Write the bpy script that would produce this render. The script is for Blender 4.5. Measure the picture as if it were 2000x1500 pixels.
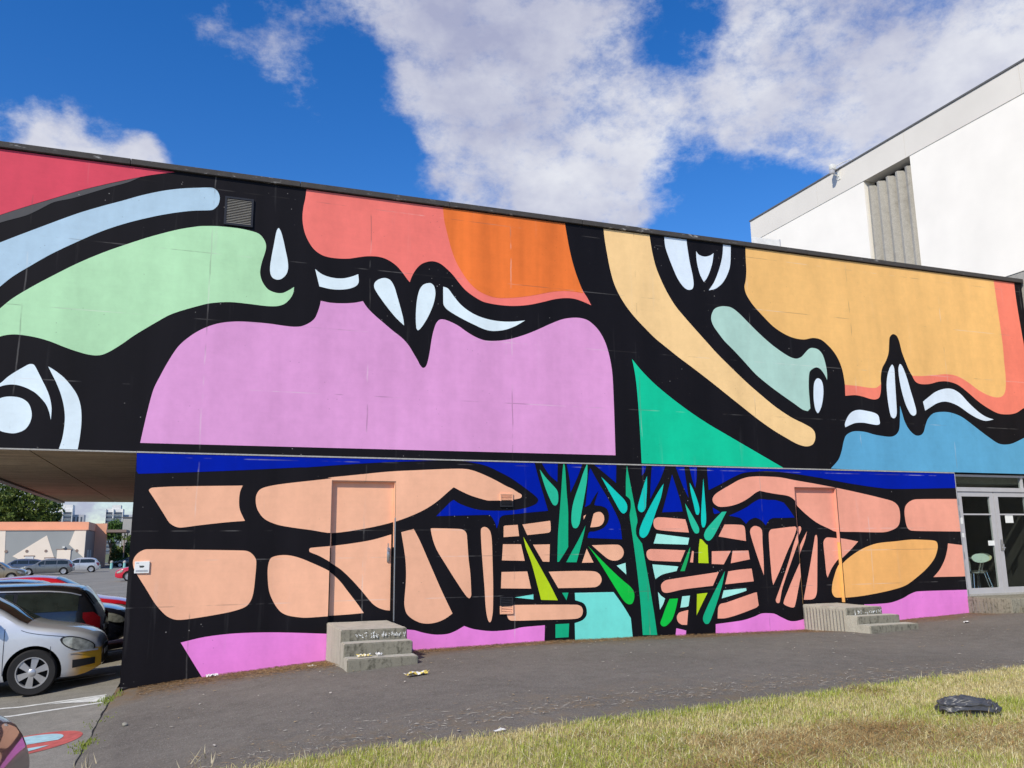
import bpy, bmesh, math, random
import numpy as np
from mathutils import Vector, Matrix, noise
from mathutils.geometry import tessellate_polygon
random.seed(7); rng = np.random.default_rng(7)
for o in list(bpy.data.objects): bpy.data.objects.remove(o, do_unlink=True)
scene = bpy.context.scene
COL = scene.collection

# ------------------------------------------------------------------ camera
cam = bpy.data.objects.new('camera', bpy.data.cameras.new('camera'))
COL.objects.link(cam); scene.camera = cam
cam.data.sensor_width = 36.0
cam.data.lens = 1643.4 / 2000 * 36
cam.data.clip_start = 0.1; cam.data.clip_end = 6000
R = Matrix(((0.9374, -0.0557, -0.3438), (-0.3481, -0.1809, -0.9198), (-0.0110, 0.9819, -0.1890)))
R = R.to_quaternion().to_matrix()
cam.matrix_world = Matrix.Translation((0, 0, 1.6)) @ R.to_4x4()

# ------------------------------------------------------------------ sky, clouds, sun
SUN_TO = Vector((-0.95, -0.78, 1.0)).normalized()
world = bpy.data.worlds.new('World'); scene.world = world; world.use_nodes = True
wn = world.node_tree.nodes; wl = world.node_tree.links
wn.clear()
def W(t, **k):
    n = wn.new(t)
    for a, v in k.items(): setattr(n, a, v)
    return n
def wmath(op, a, b=None, clamp=False):
    n = W('ShaderNodeMath', operation=op); n.use_clamp = clamp
    for i, v in enumerate((a, b)):
        if v is None: continue
        if isinstance(v, (int, float)): n.inputs[i].default_value = v
        else: wl.new(v, n.inputs[i])
    return n.outputs[0]
sky = W('ShaderNodeTexSky', sky_type='NISHITA', sun_disc=False)
sky.sun_elevation = math.asin(SUN_TO.z)
sky.sun_rotation = math.atan2(SUN_TO.x, SUN_TO.y)
sky.altitude = 50; sky.air_density = 1.0; sky.dust_density = 0.3; sky.ozone_density = 3.0
hsv = W('ShaderNodeHueSaturation'); hsv.inputs['Hue'].default_value = .512; hsv.inputs['Saturation'].default_value = 1.37; hsv.inputs['Value'].default_value = 1.16
wl.new(sky.outputs[0], hsv.inputs['Color'])
tc = W('ShaderNodeTexCoord'); vec = tc.outputs['Generated']
BLOBS = [(0.049, 0.952, 0.569, 0.067, 1.0), (0.074, 0.951, 0.527, 0.037, 0.6), (0.183, 0.891, 0.621, 0.079, 0.9), (0.251, 0.867, 0.614, 0.091, 1.0), (0.321, 0.847, 0.583, 0.091, 1.0), (0.395, 0.819, 0.588, 0.073, 1.0), (0.284, 0.871, 0.536, 0.067, 0.9), (0.354, 0.849, 0.517, 0.073, 1.0), (0.329, 0.87, 0.458, 0.079, 1.0), (0.398, 0.849, 0.433, 0.103, 1.0), (0.489, 0.814, 0.438, 0.085, 1.0), (0.469, 0.81, 0.498, 0.049, 0.9), (0.271, 0.889, 0.47, 0.049, 0.6), (0.246, 0.911, 0.408, 0.037, 0.6), (0.64, 0.725, 0.597, 0.103, 1.0), (0.749, 0.687, 0.584, 0.122, 1.0), (0.862, 0.643, 0.595, 0.122, 1.0), (0.599, 0.759, 0.508, 0.067, 0.9), (0.667, 0.732, 0.514, 0.073, 0.8), (0.769, 0.692, 0.524, 0.067, 0.6), (-0.218, 1.076, 0.449, 0.058, 2.2), (-0.143, 1.052, 0.434, 0.064, 2.2), (-0.077, 1.029, 0.424, 0.049, 2.2), (-0.059, 0.994, 0.564, 0.024, 0.5), (-0.107, 1.005, 0.594, 0.152, -1.0), (0.13, 0.948, 0.442, 0.091, -1.0), (0.561, 0.799, 0.383, 0.067, -0.9), (0.521, 0.772, 0.587, 0.043, -0.7), (-0.004, 0.989, 0.486, 0.073, -0.7), (0.129, 0.922, 0.568, 0.049, -0.7)]
dens = None
wob = W('ShaderNodeTexNoise'); wob.inputs['Scale'].default_value = 7.0; wob.inputs['Detail'].default_value = 3
wl.new(vec, wob.inputs['Vector'])
sub = W('ShaderNodeVectorMath', operation='SUBTRACT'); wl.new(wob.outputs['Color'], sub.inputs[0]); sub.inputs[1].default_value = (.5, .5, .5)
scl = W('ShaderNodeVectorMath', operation='SCALE'); wl.new(sub.outputs[0], scl.inputs[0]); scl.inputs['Scale'].default_value = .13
addv = W('ShaderNodeVectorMath', operation='ADD'); wl.new(vec, addv.inputs[0]); wl.new(scl.outputs[0], addv.inputs[1])
nrm = W('ShaderNodeVectorMath', operation='NORMALIZE'); wl.new(addv.outputs[0], nrm.inputs[0])
for bx, by, bz, r, a in BLOBS:
    d = W('ShaderNodeVectorMath', operation='DOT_PRODUCT'); wl.new(nrm.outputs[0], d.inputs[0])
    d.inputs[1].default_value = Vector((bx, by, bz)).normalized()
    mr = W('ShaderNodeMapRange', interpolation_type='SMOOTHSTEP')
    wl.new(d.outputs['Value'], mr.inputs[0])
    mr.inputs[1].default_value = math.cos(r * 1.55); mr.inputs[2].default_value = math.cos(r * 0.1)
    mr.inputs[3].default_value = 0; mr.inputs[4].default_value = a
    dens = mr.outputs[0] if dens is None else wmath('ADD', dens, mr.outputs[0])
dens = wmath('MINIMUM', dens, 1.5); dens = wmath('MAXIMUM', dens, -1.0)
def cnoise(scale, detail, rough, seed):
    m = W('ShaderNodeMapping'); m.inputs['Location'].default_value = (seed, seed * .7, 0); m.inputs['Scale'].default_value = (1, 1, 1.5)
    wl.new(vec, m.inputs[0])
    n = W('ShaderNodeTexNoise'); n.inputs['Scale'].default_value = scale; n.inputs['Detail'].default_value = detail; n.inputs['Roughness'].default_value = rough
    wl.new(m.outputs[0], n.inputs['Vector']); return n.outputs['Fac']
n1 = cnoise(6.0, 12, .66, 3.1); n2 = cnoise(4.2, 5, .55, 8.4); n3 = cnoise(14.0, 6, .6, 1.3); n5 = cnoise(13.0, 10, .7, 6.2); n6 = cnoise(2.6, 3, .5, 2.2)
dens = wmath('ADD', wmath('MULTIPLY', dens, .55), wmath('MULTIPLY', wmath('SUBTRACT', n1, .5), 2.9))
dens = wmath('ADD', dens, wmath('MULTIPLY', wmath('SUBTRACT', n5, .5), 1.9))
dens = wmath('ADD', dens, wmath('MULTIPLY', wmath('SUBTRACT', n6, .5), .6))
dens = wmath('SUBTRACT', dens, .02)
sepw = W('ShaderNodeSeparateXYZ'); wl.new(vec, sepw.inputs[0])
low = W('ShaderNodeMapRange', interpolation_type='SMOOTHSTEP'); wl.new(sepw.outputs[2], low.inputs[0])
low.inputs[1].default_value = .22; low.inputs[2].default_value = .03; low.inputs[3].default_value = 0; low.inputs[4].default_value = .8
dens = wmath('ADD', dens, low.outputs[0])
cm = W('ShaderNodeMapRange', interpolation_type='SMOOTHSTEP'); wl.new(dens, cm.inputs[0])
cm.inputs[1].default_value = -.04; cm.inputs[2].default_value = 1.0; cm.inputs[3].default_value = 0; cm.inputs[4].default_value = 1
cover = wmath('MULTIPLY', cm.outputs[0], .93)
ramp = W('ShaderNodeValToRGB')
sh = wmath('ADD', wmath('MULTIPLY', wmath('SUBTRACT', n2, .5), 2.0), wmath('MULTIPLY', wmath('SUBTRACT', n3, .5), .8))
wl.new(wmath('SUBTRACT', wmath('ADD', sh, .5), wmath('MULTIPLY', low.outputs[0], .55)), ramp.inputs[0])
ramp.color_ramp.elements[0].position = .1; ramp.color_ramp.elements[0].color = (.42, .44, .60, 1)
ramp.color_ramp.elements[1].position = .9; ramp.color_ramp.elements[1].color = (.90, .905, .93, 1)
bg1 = W('ShaderNodeBackground'); wl.new(hsv.outputs[0], bg1.inputs[0]); bg1.inputs[1].default_value = 0.145
bg2 = W('ShaderNodeBackground'); wl.new(ramp.outputs[0], bg2.inputs[0]); bg2.inputs[1].default_value = 1.0
mix = W('ShaderNodeMixShader'); wl.new(cover, mix.inputs[0]); wl.new(bg1.outputs[0], mix.inputs[1]); wl.new(bg2.outputs[0], mix.inputs[2])
out = W('ShaderNodeOutputWorld'); wl.new(mix.outputs[0], out.inputs[0])

sun = bpy.data.objects.new('sun', bpy.data.lights.new('sun', 'SUN')); COL.objects.link(sun)
sun.data.energy = 4.5; sun.data.angle = math.radians(.53); sun.data.color = (1, .92, .775)
sun.rotation_euler = SUN_TO.to_track_quat('Z', 'Y').to_euler()
sun.location = (-20, -20, 30)
scene.view_settings.view_transform = 'Standard'; scene.view_settings.look = 'None'
scene.view_settings.exposure = 0.0; scene.view_settings.gamma = 1.0
scene.view_settings.use_curve_mapping = False

# ------------------------------------------------------------------ helpers
def link(o, parent=None):
    COL.objects.link(o)
    if parent is not None: o.parent = parent
    return o
def tag(o, label=None, cat=None, group=None, kind=None):
    if label: o['label'] = label
    if cat: o['category'] = cat
    if group: o['group'] = group
    if kind: o['kind'] = kind
    return o
def empty(name, loc=(0, 0, 0), rz=0.0):
    o = bpy.data.objects.new(name, None); o.empty_display_size = .2
    o.location = loc; o.rotation_euler = (0, 0, rz); COL.objects.link(o); return o
class MB:
    def __init__(s): s.v = []; s.f = []; s.m = []
    def add(s, vs, fs, m=0):
        b = len(s.v); s.v += [tuple(x) for x in vs]; s.f += [tuple(i + b for i in f) for f in fs]; s.m += [m] * len(fs); return s
    def box(s, x0, x1, y0, y1, z0, z1, m=0, ch=0.0):
        if ch <= 0:
            vs = [(x, y, z) for z in (z0, z1) for y in (y0, y1) for x in (x0, x1)]
            s.add(vs, [(0, 2, 3, 1), (4, 5, 7, 6), (0, 1, 5, 4), (2, 6, 7, 3), (0, 4, 6, 2), (1, 3, 7, 5)], m)
        else:
            bm = bmesh.new(); bmesh.ops.create_cube(bm, size=1)
            for v in bm.verts: v.co = Vector(((x0 + x1) / 2 + v.co.x * (x1 - x0), (y0 + y1) / 2 + v.co.y * (y1 - y0), (z0 + z1) / 2 + v.co.z * (z1 - z0)))
            bmesh.ops.bevel(bm, geom=bm.edges[:], offset=ch, segments=2, profile=.5, affect='EDGES')
            s.bm(bm, m)
        return s
    def bm(s, bm, m=0):
        bm.verts.index_update()
        s.add([v.co[:] for v in bm.verts], [tuple(v.index for v in f.verts) for f in bm.faces], m); bm.free(); return s
    def tube(s, pts, r, n=8, m=0, cap=True):
        pts = [Vector(p) for p in pts]; rs = r if isinstance(r, (list, tuple)) else [r] * len(pts)
        vs = []; fs = []
        for i, p in enumerate(pts):
            t = (pts[min(i + 1, len(pts) - 1)] - pts[max(i - 1, 0)]).normalized()
            a = t.orthogonal().normalized(); b = t.cross(a)
            if i and True:
                a = (pa - t * pa.dot(t)).normalized(); b = t.cross(a)
            pa = a
            for k in range(n):
                q = 2 * math.pi * k / n
                vs.append(p + (a * math.cos(q) + b * math.sin(q)) * rs[i])
        for i in range(len(pts) - 1):
            for k in range(n):
                fs.append((i * n + k, i * n + (k + 1) % n, (i + 1) * n + (k + 1) % n, (i + 1) * n + k))
        if cap: fs += [tuple(range(n - 1, -1, -1)), tuple((len(pts) - 1) * n + k for k in range(n))]
        return s.add(vs, fs, m)
    def lathe(s, prof, axis='y', c=(0, 0, 0), n=24, m=0):
        vs = []; fs = []
        for (r, h) in prof:
            for k in range(n):
                q = 2 * math.pi * k / n; a, b = r * math.cos(q), r * math.sin(q)
                p = {'y': (a, h, b), 'z': (a, b, h), 'x': (h, a, b)}[axis]
                vs.append((p[0] + c[0], p[1] + c[1], p[2] + c[2]))
        for i in range(len(prof) - 1):
            for k in range(n):
                fs.append((i * n + k, (i + 1) * n + k, (i + 1) * n + (k + 1) % n, i * n + (k + 1) % n))
        return s.add(vs, fs, m)
    def build(s, name, mats, parent=None, smooth=None):
        me = bpy.data.meshes.new(name); me.from_pydata(s.v, [], s.f)
        if not isinstance(mats, (list, tuple)): mats = [mats]
        for m in mats: me.materials.append(m)
        if len(mats) > 1: me.polygons.foreach_set('material_index', s.m)
        if smooth is not None:
            bm = bmesh.new(); bm.from_mesh(me); bmesh.ops.recalc_face_normals(bm, faces=bm.faces); bm.to_mesh(me); bm.free()
            me.polygons.foreach_set('use_smooth', [True] * len(me.polygons))
            me.set_sharp_from_angle(angle=math.radians(smooth))
        me.update()
        return link(bpy.data.objects.new(name, me), parent)
def cr(pts, closed=True, step=4):
    """Catmull-Rom through (x, z, corner) points, straight tangents at corners"""
    n = len(pts); o = []
    for i in range(n if closed else n - 1):
        p0, p1, p2, p3 = (pts[(i + k) % n] if closed else pts[min(max(i + k, 0), n - 1)] for k in (-1, 0, 1, 2))
        a = p1 if p1[2] else p0; d = p2 if p2[2] else p3
        if p1[2] and p2[2]:
            o.append((p1[0], p1[1])); continue
        for k in range(step):
            t = k / step
            def c(j):
                m1 = (p2[j] - a[j]) * (.5 if not p1[2] else .6); m2 = (d[j] - p1[j]) * (.5 if not p2[2] else .6)
                L = math.hypot(p2[0] - p1[0], p2[1] - p1[1])
                l1 = math.hypot(p1[0] - p0[0], p1[1] - p0[1]) + 1e-6; l3 = math.hypot(p3[0] - p2[0], p3[1] - p2[1]) + 1e-6
                if not p1[2]: m1 *= min(1.0, 2 * L / (L + l1))
                if not p2[2]: m2 *= min(1.0, 2 * L / (L + l3))
                return (2*t**3-3*t*t+1)*p1[j] + (t**3-2*t*t+t)*m1 + (-2*t**3+3*t*t)*p2[j] + (t**3-t*t)*m2
            o.append((c(0), c(1)))
    return o
def clip_half(poly, ax, lim, keep_less):
    o = []; n = len(poly)
    for i in range(n):
        a, b = poly[i], poly[(i + 1) % n]
        da, db = (lim - a[ax], lim - b[ax]) if keep_less else (a[ax] - lim, b[ax] - lim)
        if da >= 0: o.append(a)
        if (da > 0 and db < 0) or (da < 0 and db > 0):
            t = da / (da - db); o.append((a[0] + (b[0] - a[0]) * t, a[1] + (b[1] - a[1]) * t))
    return o if len(o) >= 3 else []
def clip_rect(poly, r):
    for ax, lim, less in ((0, r[0], False), (0, r[1], True), (1, r[2], False), (1, r[3], True)):
        if poly: poly = clip_half(poly, ax, lim, less)
    return poly
def clip_out(poly, r):
    o = [clip_half(poly, 0, r[0], True), clip_half(poly, 0, r[1], False)]
    mid = clip_half(poly, 0, r[0], False); mid = clip_half(mid, 0, r[1], True) if mid else []
    if mid: o += [clip_half(mid, 1, r[2], True), clip_half(mid, 1, r[3], False)]
    return [p for p in o if p]

# ------------------------------------------------------------------ materials
def new_mat(name):
    m = bpy.data.materials.new(name); m.use_nodes = True
    nt = m.node_tree; return m, nt.nodes, nt.links, nt.nodes['Principled BSDF']
def NM(ns, ls, op, a, b=None, clamp=False):
    n = ns.new('ShaderNodeMath'); n.operation = op; n.use_clamp = clamp
    for i, v in enumerate((a, b)):
        if v is None: continue
        if isinstance(v, (int, float)): n.inputs[i].default_value = v
        else: ls.new(v, n.inputs[i])
    return n.outputs[0]
def NO(ns, ls, vec, scale=(1, 1, 1), s=1.0, detail=4, rough=.5):
    mp = ns.new('ShaderNodeMapping'); mp.inputs['Scale'].default_value = scale; ls.new(vec, mp.inputs[0])
    n = ns.new('ShaderNodeTexNoise'); n.inputs['Scale'].default_value = s; n.inputs['Detail'].default_value = detail; n.inputs['Roughness'].default_value = rough
    ls.new(mp.outputs[0], n.inputs['Vector']); return n.outputs['Fac']
def RNG(ns, ls, v, a, b, c=0.0, d=1.0):
    n = ns.new('ShaderNodeMapRange'); ls.new(v, n.inputs[0])
    for i, q in enumerate((a, b, c, d)): n.inputs[i + 1].default_value = q
    return n.outputs[0]
def MIXC(ns, ls, fac, a, b, mode='MIX'):
    n = ns.new('ShaderNodeMix'); n.data_type = 'RGBA'; n.blend_type = mode
    for i, v in ((0, fac), (6, a), (7, b)):
        if isinstance(v, (int, float)): n.inputs[i].default_value = v
        elif isinstance(v, tuple): n.inputs[i].default_value = (*v[:3], 1)
        else: ls.new(v, n.inputs[i])
    return n.outputs[2]
def POS(ns):
    return ns.new('ShaderNodeNewGeometry').outputs['Position']
def BUMP(ns, ls, b, h, strength=.3, dist=.01):
    n = ns.new('ShaderNodeBump'); n.inputs['Strength'].default_value = strength; n.inputs['Distance'].default_value = dist
    ls.new(h, n.inputs['Height']); ls.new(n.outputs[0], b.inputs['Normal'])
def simple(name, rgb, rough=.6, metal=0.0, var=.12, s=6.0, spec=.4, coat=0.0, bump=0.0, local=True):
    m, ns, ls, b = new_mat(name)
    v = ns.new('ShaderNodeTexCoord').outputs['Object'] if local else POS(ns)
    n = NO(ns, ls, v, s=s, detail=5)
    c = MIXC(ns, ls, 1.0, rgb, RNG(ns, ls, n, .25, .75, 1 - var, 1 + var), 'MULTIPLY')
    ls.new(c, b.inputs['Base Color'])
    b.inputs['Roughness'].default_value = rough; b.inputs['Metallic'].default_value = metal
    b.inputs['Specular IOR Level'].default_value = spec; b.inputs['Coat Weight'].default_value = coat; b.inputs['Coat Roughness'].default_value = .04
    if bump: BUMP(ns, ls, b, n, bump, .01)
    return m
def wall_paint(name, rgb, wear=.5, streak=.09, speck=0.0, rough=.6, spec=.2):
    """matt wall paint over board-marked concrete: faint streaks, formwork joints, chips"""
    m, ns, ls, b = new_mat(name); p = POS(ns)
    sep = ns.new('ShaderNodeSeparateXYZ'); ls.new(p, sep.inputs[0]); X, Z = sep.outputs[0], sep.outputs[2]
    fine = NO(ns, ls, p, s=28, detail=4); big = NO(ns, ls, p, (1, 1, .55), 1.1, 4, .6)
    st = NO(ns, ls, p, (2.6, 1, .16), 1.0, 3, .5)
    board = NO(ns, ls, p, (.8, 1, 26), 1.0, 2, .5)
    f = NM(ns, ls, 'ADD', RNG(ns, ls, NO(ns, ls, p, s=6.5, detail=5, rough=.65), .3, .7, -.045, .045), RNG(ns, ls, big, .3, .7, -.07, .07))
    f = NM(ns, ls, 'ADD', f, RNG(ns, ls, st, .3, .7, -streak, streak))
    f = NM(ns, ls, 'ADD', f, RNG(ns, ls, board, .3, .7, -.010, .010)); f = NM(ns, ls, 'ADD', f, 1.0)
    c = MIXC(ns, ls, 1.0, rgb, f, 'MULTIPLY')
    # thin formwork joints, broken by noise
    jn = NO(ns, ls, p, s=2.2, detail=3)
    def joint(co, step, off, w):
        q = NM(ns, ls, 'FRACT', NM(ns, ls, 'DIVIDE', NM(ns, ls, 'ADD', co, off), step))
        d = NM(ns, ls, 'MULTIPLY', NM(ns, ls, 'ABSOLUTE', NM(ns, ls, 'SUBTRACT', q, .5)), step)
        return RNG(ns, ls, d, w * .4, w, 1.0, 0.0)
    wz = NM(ns, ls, 'ADD', X, RNG(ns, ls, NO(ns, ls, p, (.3, 1, 1.6), 1.0, 4), 0, 1, -.03, .03))
    j = NM(ns, ls, 'MAXIMUM', joint(wz, 2.43, 1.215, .013), NM(ns, ls, 'MAXIMUM', joint(Z, 1.04, .74, .010), joint(Z, 9.0, 3.05, .010)))
    j = NM(ns, ls, 'MULTIPLY', j, RNG(ns, ls, jn, .48, .60, 0.0, wear), clamp=True)
    lighter = MIXC(ns, ls, .35, rgb, (.75, .73, .70)); darker = MIXC(ns, ls, .45, rgb, (.10, .09, .08))
    jc = MIXC(ns, ls, RNG(ns, ls, NO(ns, ls, p, s=.9, detail=1), .45, .55), lighter, darker)
    c = MIXC(ns, ls, j, c, jc)
    # pale runs and scuffs
    run = NM(ns, ls, 'MULTIPLY', RNG(ns, ls, NO(ns, ls, p, (7, 1, .35), 1.0, 5, .6), .60, .78), RNG(ns, ls, NO(ns, ls, p, s=.8, detail=2), .45, .65))
    c = MIXC(ns, ls, NM(ns, ls, 'MULTIPLY', run, .22 * wear), c, (.62, .62, .62))
    if speck:
        vo = ns.new('ShaderNodeTexVoronoi'); vo.inputs['Scale'].default_value = 9.0; ls.new(p, vo.inputs['Vector'])
        dark = (.55, .53, .5) if sum(rgb) < .3 else tuple(v * .45 for v in rgb)
        dot = NM(ns, ls, 'MULTIPLY', RNG(ns, ls, vo.outputs['Distance'], .05, .09, 1, 0), RNG(ns, ls, NO(ns, ls, p, s=1.3, detail=3), .52, .60))
        c = MIXC(ns, ls, NM(ns, ls, 'MULTIPLY', dot, speck), c, dark)
    ls.new(c, b.inputs['Base Color']); b.inputs['Roughness'].default_value = rough; b.inputs['Specular IOR Level'].default_value = spec
    hh = NM(ns, ls, 'ADD', NM(ns, ls, 'MULTIPLY', fine, .5), NM(ns, ls, 'MULTIPLY', board, .25)); hh = NM(ns, ls, 'SUBTRACT', hh, NM(ns, ls, 'MULTIPLY', j, .6))
    BUMP(ns, ls, b, hh, .12, .005)
    return m
def concrete(name, rgb, stain=.5, s=1.0, rough=.85, dark=(.06, .055, .045), board=0.0):
    m, ns, ls, b = new_mat(name); p = POS(ns)
    a = NO(ns, ls, p, s=3.5 * s, detail=8, rough=.65); f = NO(ns, ls, p, s=45 * s, detail=3); st = NO(ns, ls, p, (4 * s, 4 * s, .4 * s), 1.0, 5)
    c = MIXC(ns, ls, 1.0, rgb, NM(ns, ls, 'ADD', RNG(ns, ls, f, .3, .7, .85, 1.15), RNG(ns, ls, a, .3, .7, -.15, .15)), 'MULTIPLY')
    k = NM(ns, ls, 'MULTIPLY', RNG(ns, ls, NM(ns, ls, 'ADD', a, NM(ns, ls, 'MULTIPLY', st, .5)), .72, .95), stain)
    c = MIXC(ns, ls, k, c, dark)
    h = NM(ns, ls, 'ADD', NM(ns, ls, 'MULTIPLY', f, .4), a)
    if board:
        bd = NO(ns, ls, p, (.5, 14, 1), 1.0, 3); c = MIXC(ns, ls, 1.0, c, RNG(ns, ls, bd, .3, .7, 1 - board, 1 + board), 'MULTIPLY')
    ls.new(c, b.inputs['Base Color']); b.inputs['Roughness'].default_value = rough; b.inputs['Specular IOR Level'].default_value = .25
    BUMP(ns, ls, b, h, .5, .012)
    return m
def glass(name, tint=(.86, .9, .88), refl=.012):
    m = bpy.data.materials.new(name); m.use_nodes = True; ns, ls = m.node_tree.nodes, m.node_tree.links; ns.clear()
    t = ns.new('ShaderNodeBsdfTransparent'); t.inputs[0].default_value = (*tint, 1)
    g = ns.new('ShaderNodeBsdfGlossy'); g.inputs['Roughness'].default_value = .015; g.inputs[0].default_value = (.9, .95, .95, 1)
    fr = ns.new('ShaderNodeLayerWeight'); fr.inputs[0].default_value = .5; fo = NM(ns, ls, 'ADD', NM(ns, ls, 'MULTIPLY', NM(ns, ls, 'POWER', fr.outputs['Facing'], 5.0), .5), refl, True)
    mx = ns.new('ShaderNodeMixShader'); ls.new(fo, mx.inputs[0]); ls.new(t.outputs[0], mx.inputs[1]); ls.new(g.outputs[0], mx.inputs[2])
    o = ns.new('ShaderNodeOutputMaterial'); ls.new(mx.outputs[0], o.inputs[0]); return m
def car_paint(name, rgb, metal=.0, flake=False, rough=.25):
    m, ns, ls, b = new_mat(name); v = ns.new('ShaderNodeTexCoord').outputs['Object']
    n = NO(ns, ls, v, s=3.0, detail=6); c = MIXC(ns, ls, 1.0, rgb, RNG(ns, ls, n, .3, .7, .93, 1.05), 'MULTIPLY')
    ls.new(c, b.inputs['Base Color']); b.inputs['Metallic'].default_value = metal; b.inputs['Roughness'].default_value = rough
    b.inputs['Coat Weight'].default_value = 1.0; b.inputs['Coat Roughness'].default_value = .03
    return m
# ------------------------------------------------------------------ terrain height
def lerp_tab(x, T):
    if x <= T[0][0]: return T[0][1]
    for (a, va), (b, vb) in zip(T, T[1:]):
        if x <= b: return va + (vb - va) * (x - a) / (b - a)
    return T[-1][1]
def sst(t): t = min(max(t, 0), 1); return t * t * (3 - 2 * t)
PROF = [(-.9, -.3), (-.83, -.25), (.5, -.12), (1.9, -.02), (3.2, .06), (5.3, .09), (10.4, .05), (14.5, .2), (20, .3)]
LOT = [(-14, -.6), (-7, -.53), (-2.1, -.43), (-.9, -.3)]
def hgt(x, y):
    if x < -.9: return lerp_tab(x, LOT)
    return lerp_tab(x, PROF) + .08 * sst((x + .5) / 2) * sst((13 - y) / 1.6)
EDGE = [(-.9, 7.5), (.37, 7.25), (1.0, 7.05), (1.69, 6.92), (2.5, 6.79), (3.39, 6.7), (4.42, 6.74), (5.64, 6.86), (7.22, 7.17), (9.0, 7.45), (12, 7.9), (20, 8.6)]
def gedge(x): return lerp_tab(x, EDGE) + .05 * noise.noise(Vector((x * 2.3, 0, 0))) + .03 * noise.noise(Vector((x * 9, 4, 0)))
def grid_mesh(name, xs, yfun, ny, zoff, mat, bumpz=0.0):
    vs = []; fs = []; nx = len(xs)
    for x in xs:
        y0, y1 = yfun(x)
        for j in range(ny + 1):
            y = y0 + (y1 - y0) * j / ny
            vs.append((x, y, hgt(x, y) + zoff + (bumpz * noise.noise(Vector((x * 1.7, y * 1.7, 0))) if bumpz else 0)))
    for i in range(nx - 1):
        for j in range(ny):
            a = i * (ny + 1) + j; fs.append((a, a + ny + 1, a + ny + 2, a + 1))
    mb = MB().add(vs, fs); o = mb.build(name, mat); o.data.polygons.foreach_set('use_smooth', [True] * len(fs)); return o

def asphalt(name, rgb, speck, dirt=False):
    m, ns, ls, b = new_mat(name); p = POS(ns)
    vo = ns.new('ShaderNodeTexVoronoi'); vo.inputs['Scale'].default_value = 110; ls.new(p, vo.inputs['Vector'])
    hs = ns.new('ShaderNodeSeparateColor'); ls.new(vo.outputs['Color'], hs.inputs[0])
    big = NO(ns, ls, p, s=.55, detail=6, rough=.6); mid = NO(ns, ls, p, s=5, detail=6, rough=.65); fine = NO(ns, ls, p, s=140, detail=2)
    f = NM(ns, ls, 'ADD', RNG(ns, ls, hs.outputs[0], 0, 1, .80, 1.20), RNG(ns, ls, big, .3, .7, -.12, .12)); f = NM(ns, ls, 'ADD', f, RNG(ns, ls, mid, .3, .7, -.14, .14))
    c = MIXC(ns, ls, 1.0, rgb, f, 'MULTIPLY')
    c = MIXC(ns, ls, NM(ns, ls, 'MULTIPLY', RNG(ns, ls, hs.outputs[1], .90, .97), speck), c, (.42, .40, .36))
    if dirt:
        sep = ns.new('ShaderNodeSeparateXYZ'); ls.new(p, sep.inputs[0])
        y = NM(ns, ls, 'ADD', sep.outputs[1], RNG(ns, ls, NO(ns, ls, p, s=1.1, detail=5, rough=.7), .2, .8, -.9, .9))
        k = NM(ns, ls, 'MULTIPLY', RNG(ns, ls, y, 11.7, 12.9), RNG(ns, ls, mid, .35, .6, .35, .95))
        c = MIXC(ns, ls, k, c, (.165, .10, .042))
        k2 = NM(ns, ls, 'MULTIPLY', RNG(ns, ls, y, 8.6, 7.2), RNG(ns, ls, mid, .45, .65, 0, .6))
        c = MIXC(ns, ls, k2, c, (.17, .125, .07))
    ls.new(c, b.inputs['Base Color']); b.inputs['Roughness'].default_value = .9; b.inputs['Specular IOR Level'].default_value = .25
    BUMP(ns, ls, b, NM(ns, ls, 'ADD', vo.outputs['Distance'], NM(ns, ls, 'MULTIPLY', mid, .8)), .6, .006)
    return m
m_path = asphalt('asphalt_path', (.150, .136, .115), .35, True)
m_lot = asphalt('asphalt_lot', (.225, .212, .182), .25)
m_soil = simple('soil', (.34, .27, .12), .95, var=.3, s=9, local=False, bump=.4)
m_field = simple('field', (.12, .13, .05), .95, var=.3, s=.2, local=False)
g = MB().box(-3000, 3000, -3000, 3000, -1.4, -.9).build('ground', m_field); tag(g, kind='structure')
lot = grid_mesh('parking_lot', [-160, -80, -40, -20, -14, -10, -7, -4, -3, -2.1, -1.5, -.9], lambda x: (-60, 175), 8, 0, m_lot); tag(lot, kind='structure')
lot2 = MB().box(-.9, 60, 27.05, 175, -.9, -.6).build('parking_lot', m_lot); tag(lot2, kind='structure')
path = grid_mesh('asphalt_path', list(np.linspace(-.9, 21, 120)), lambda x: (min(gedge(x) - .25, 13), 13.6), 28, 0, m_path, .008); tag(path, kind='structure')
lawn = grid_mesh('lawn', list(np.linspace(-.9, 40, 160)), lambda x: (-30, gedge(x)), 20, .012, m_soil, .01); tag(lawn, kind='structure')

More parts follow.
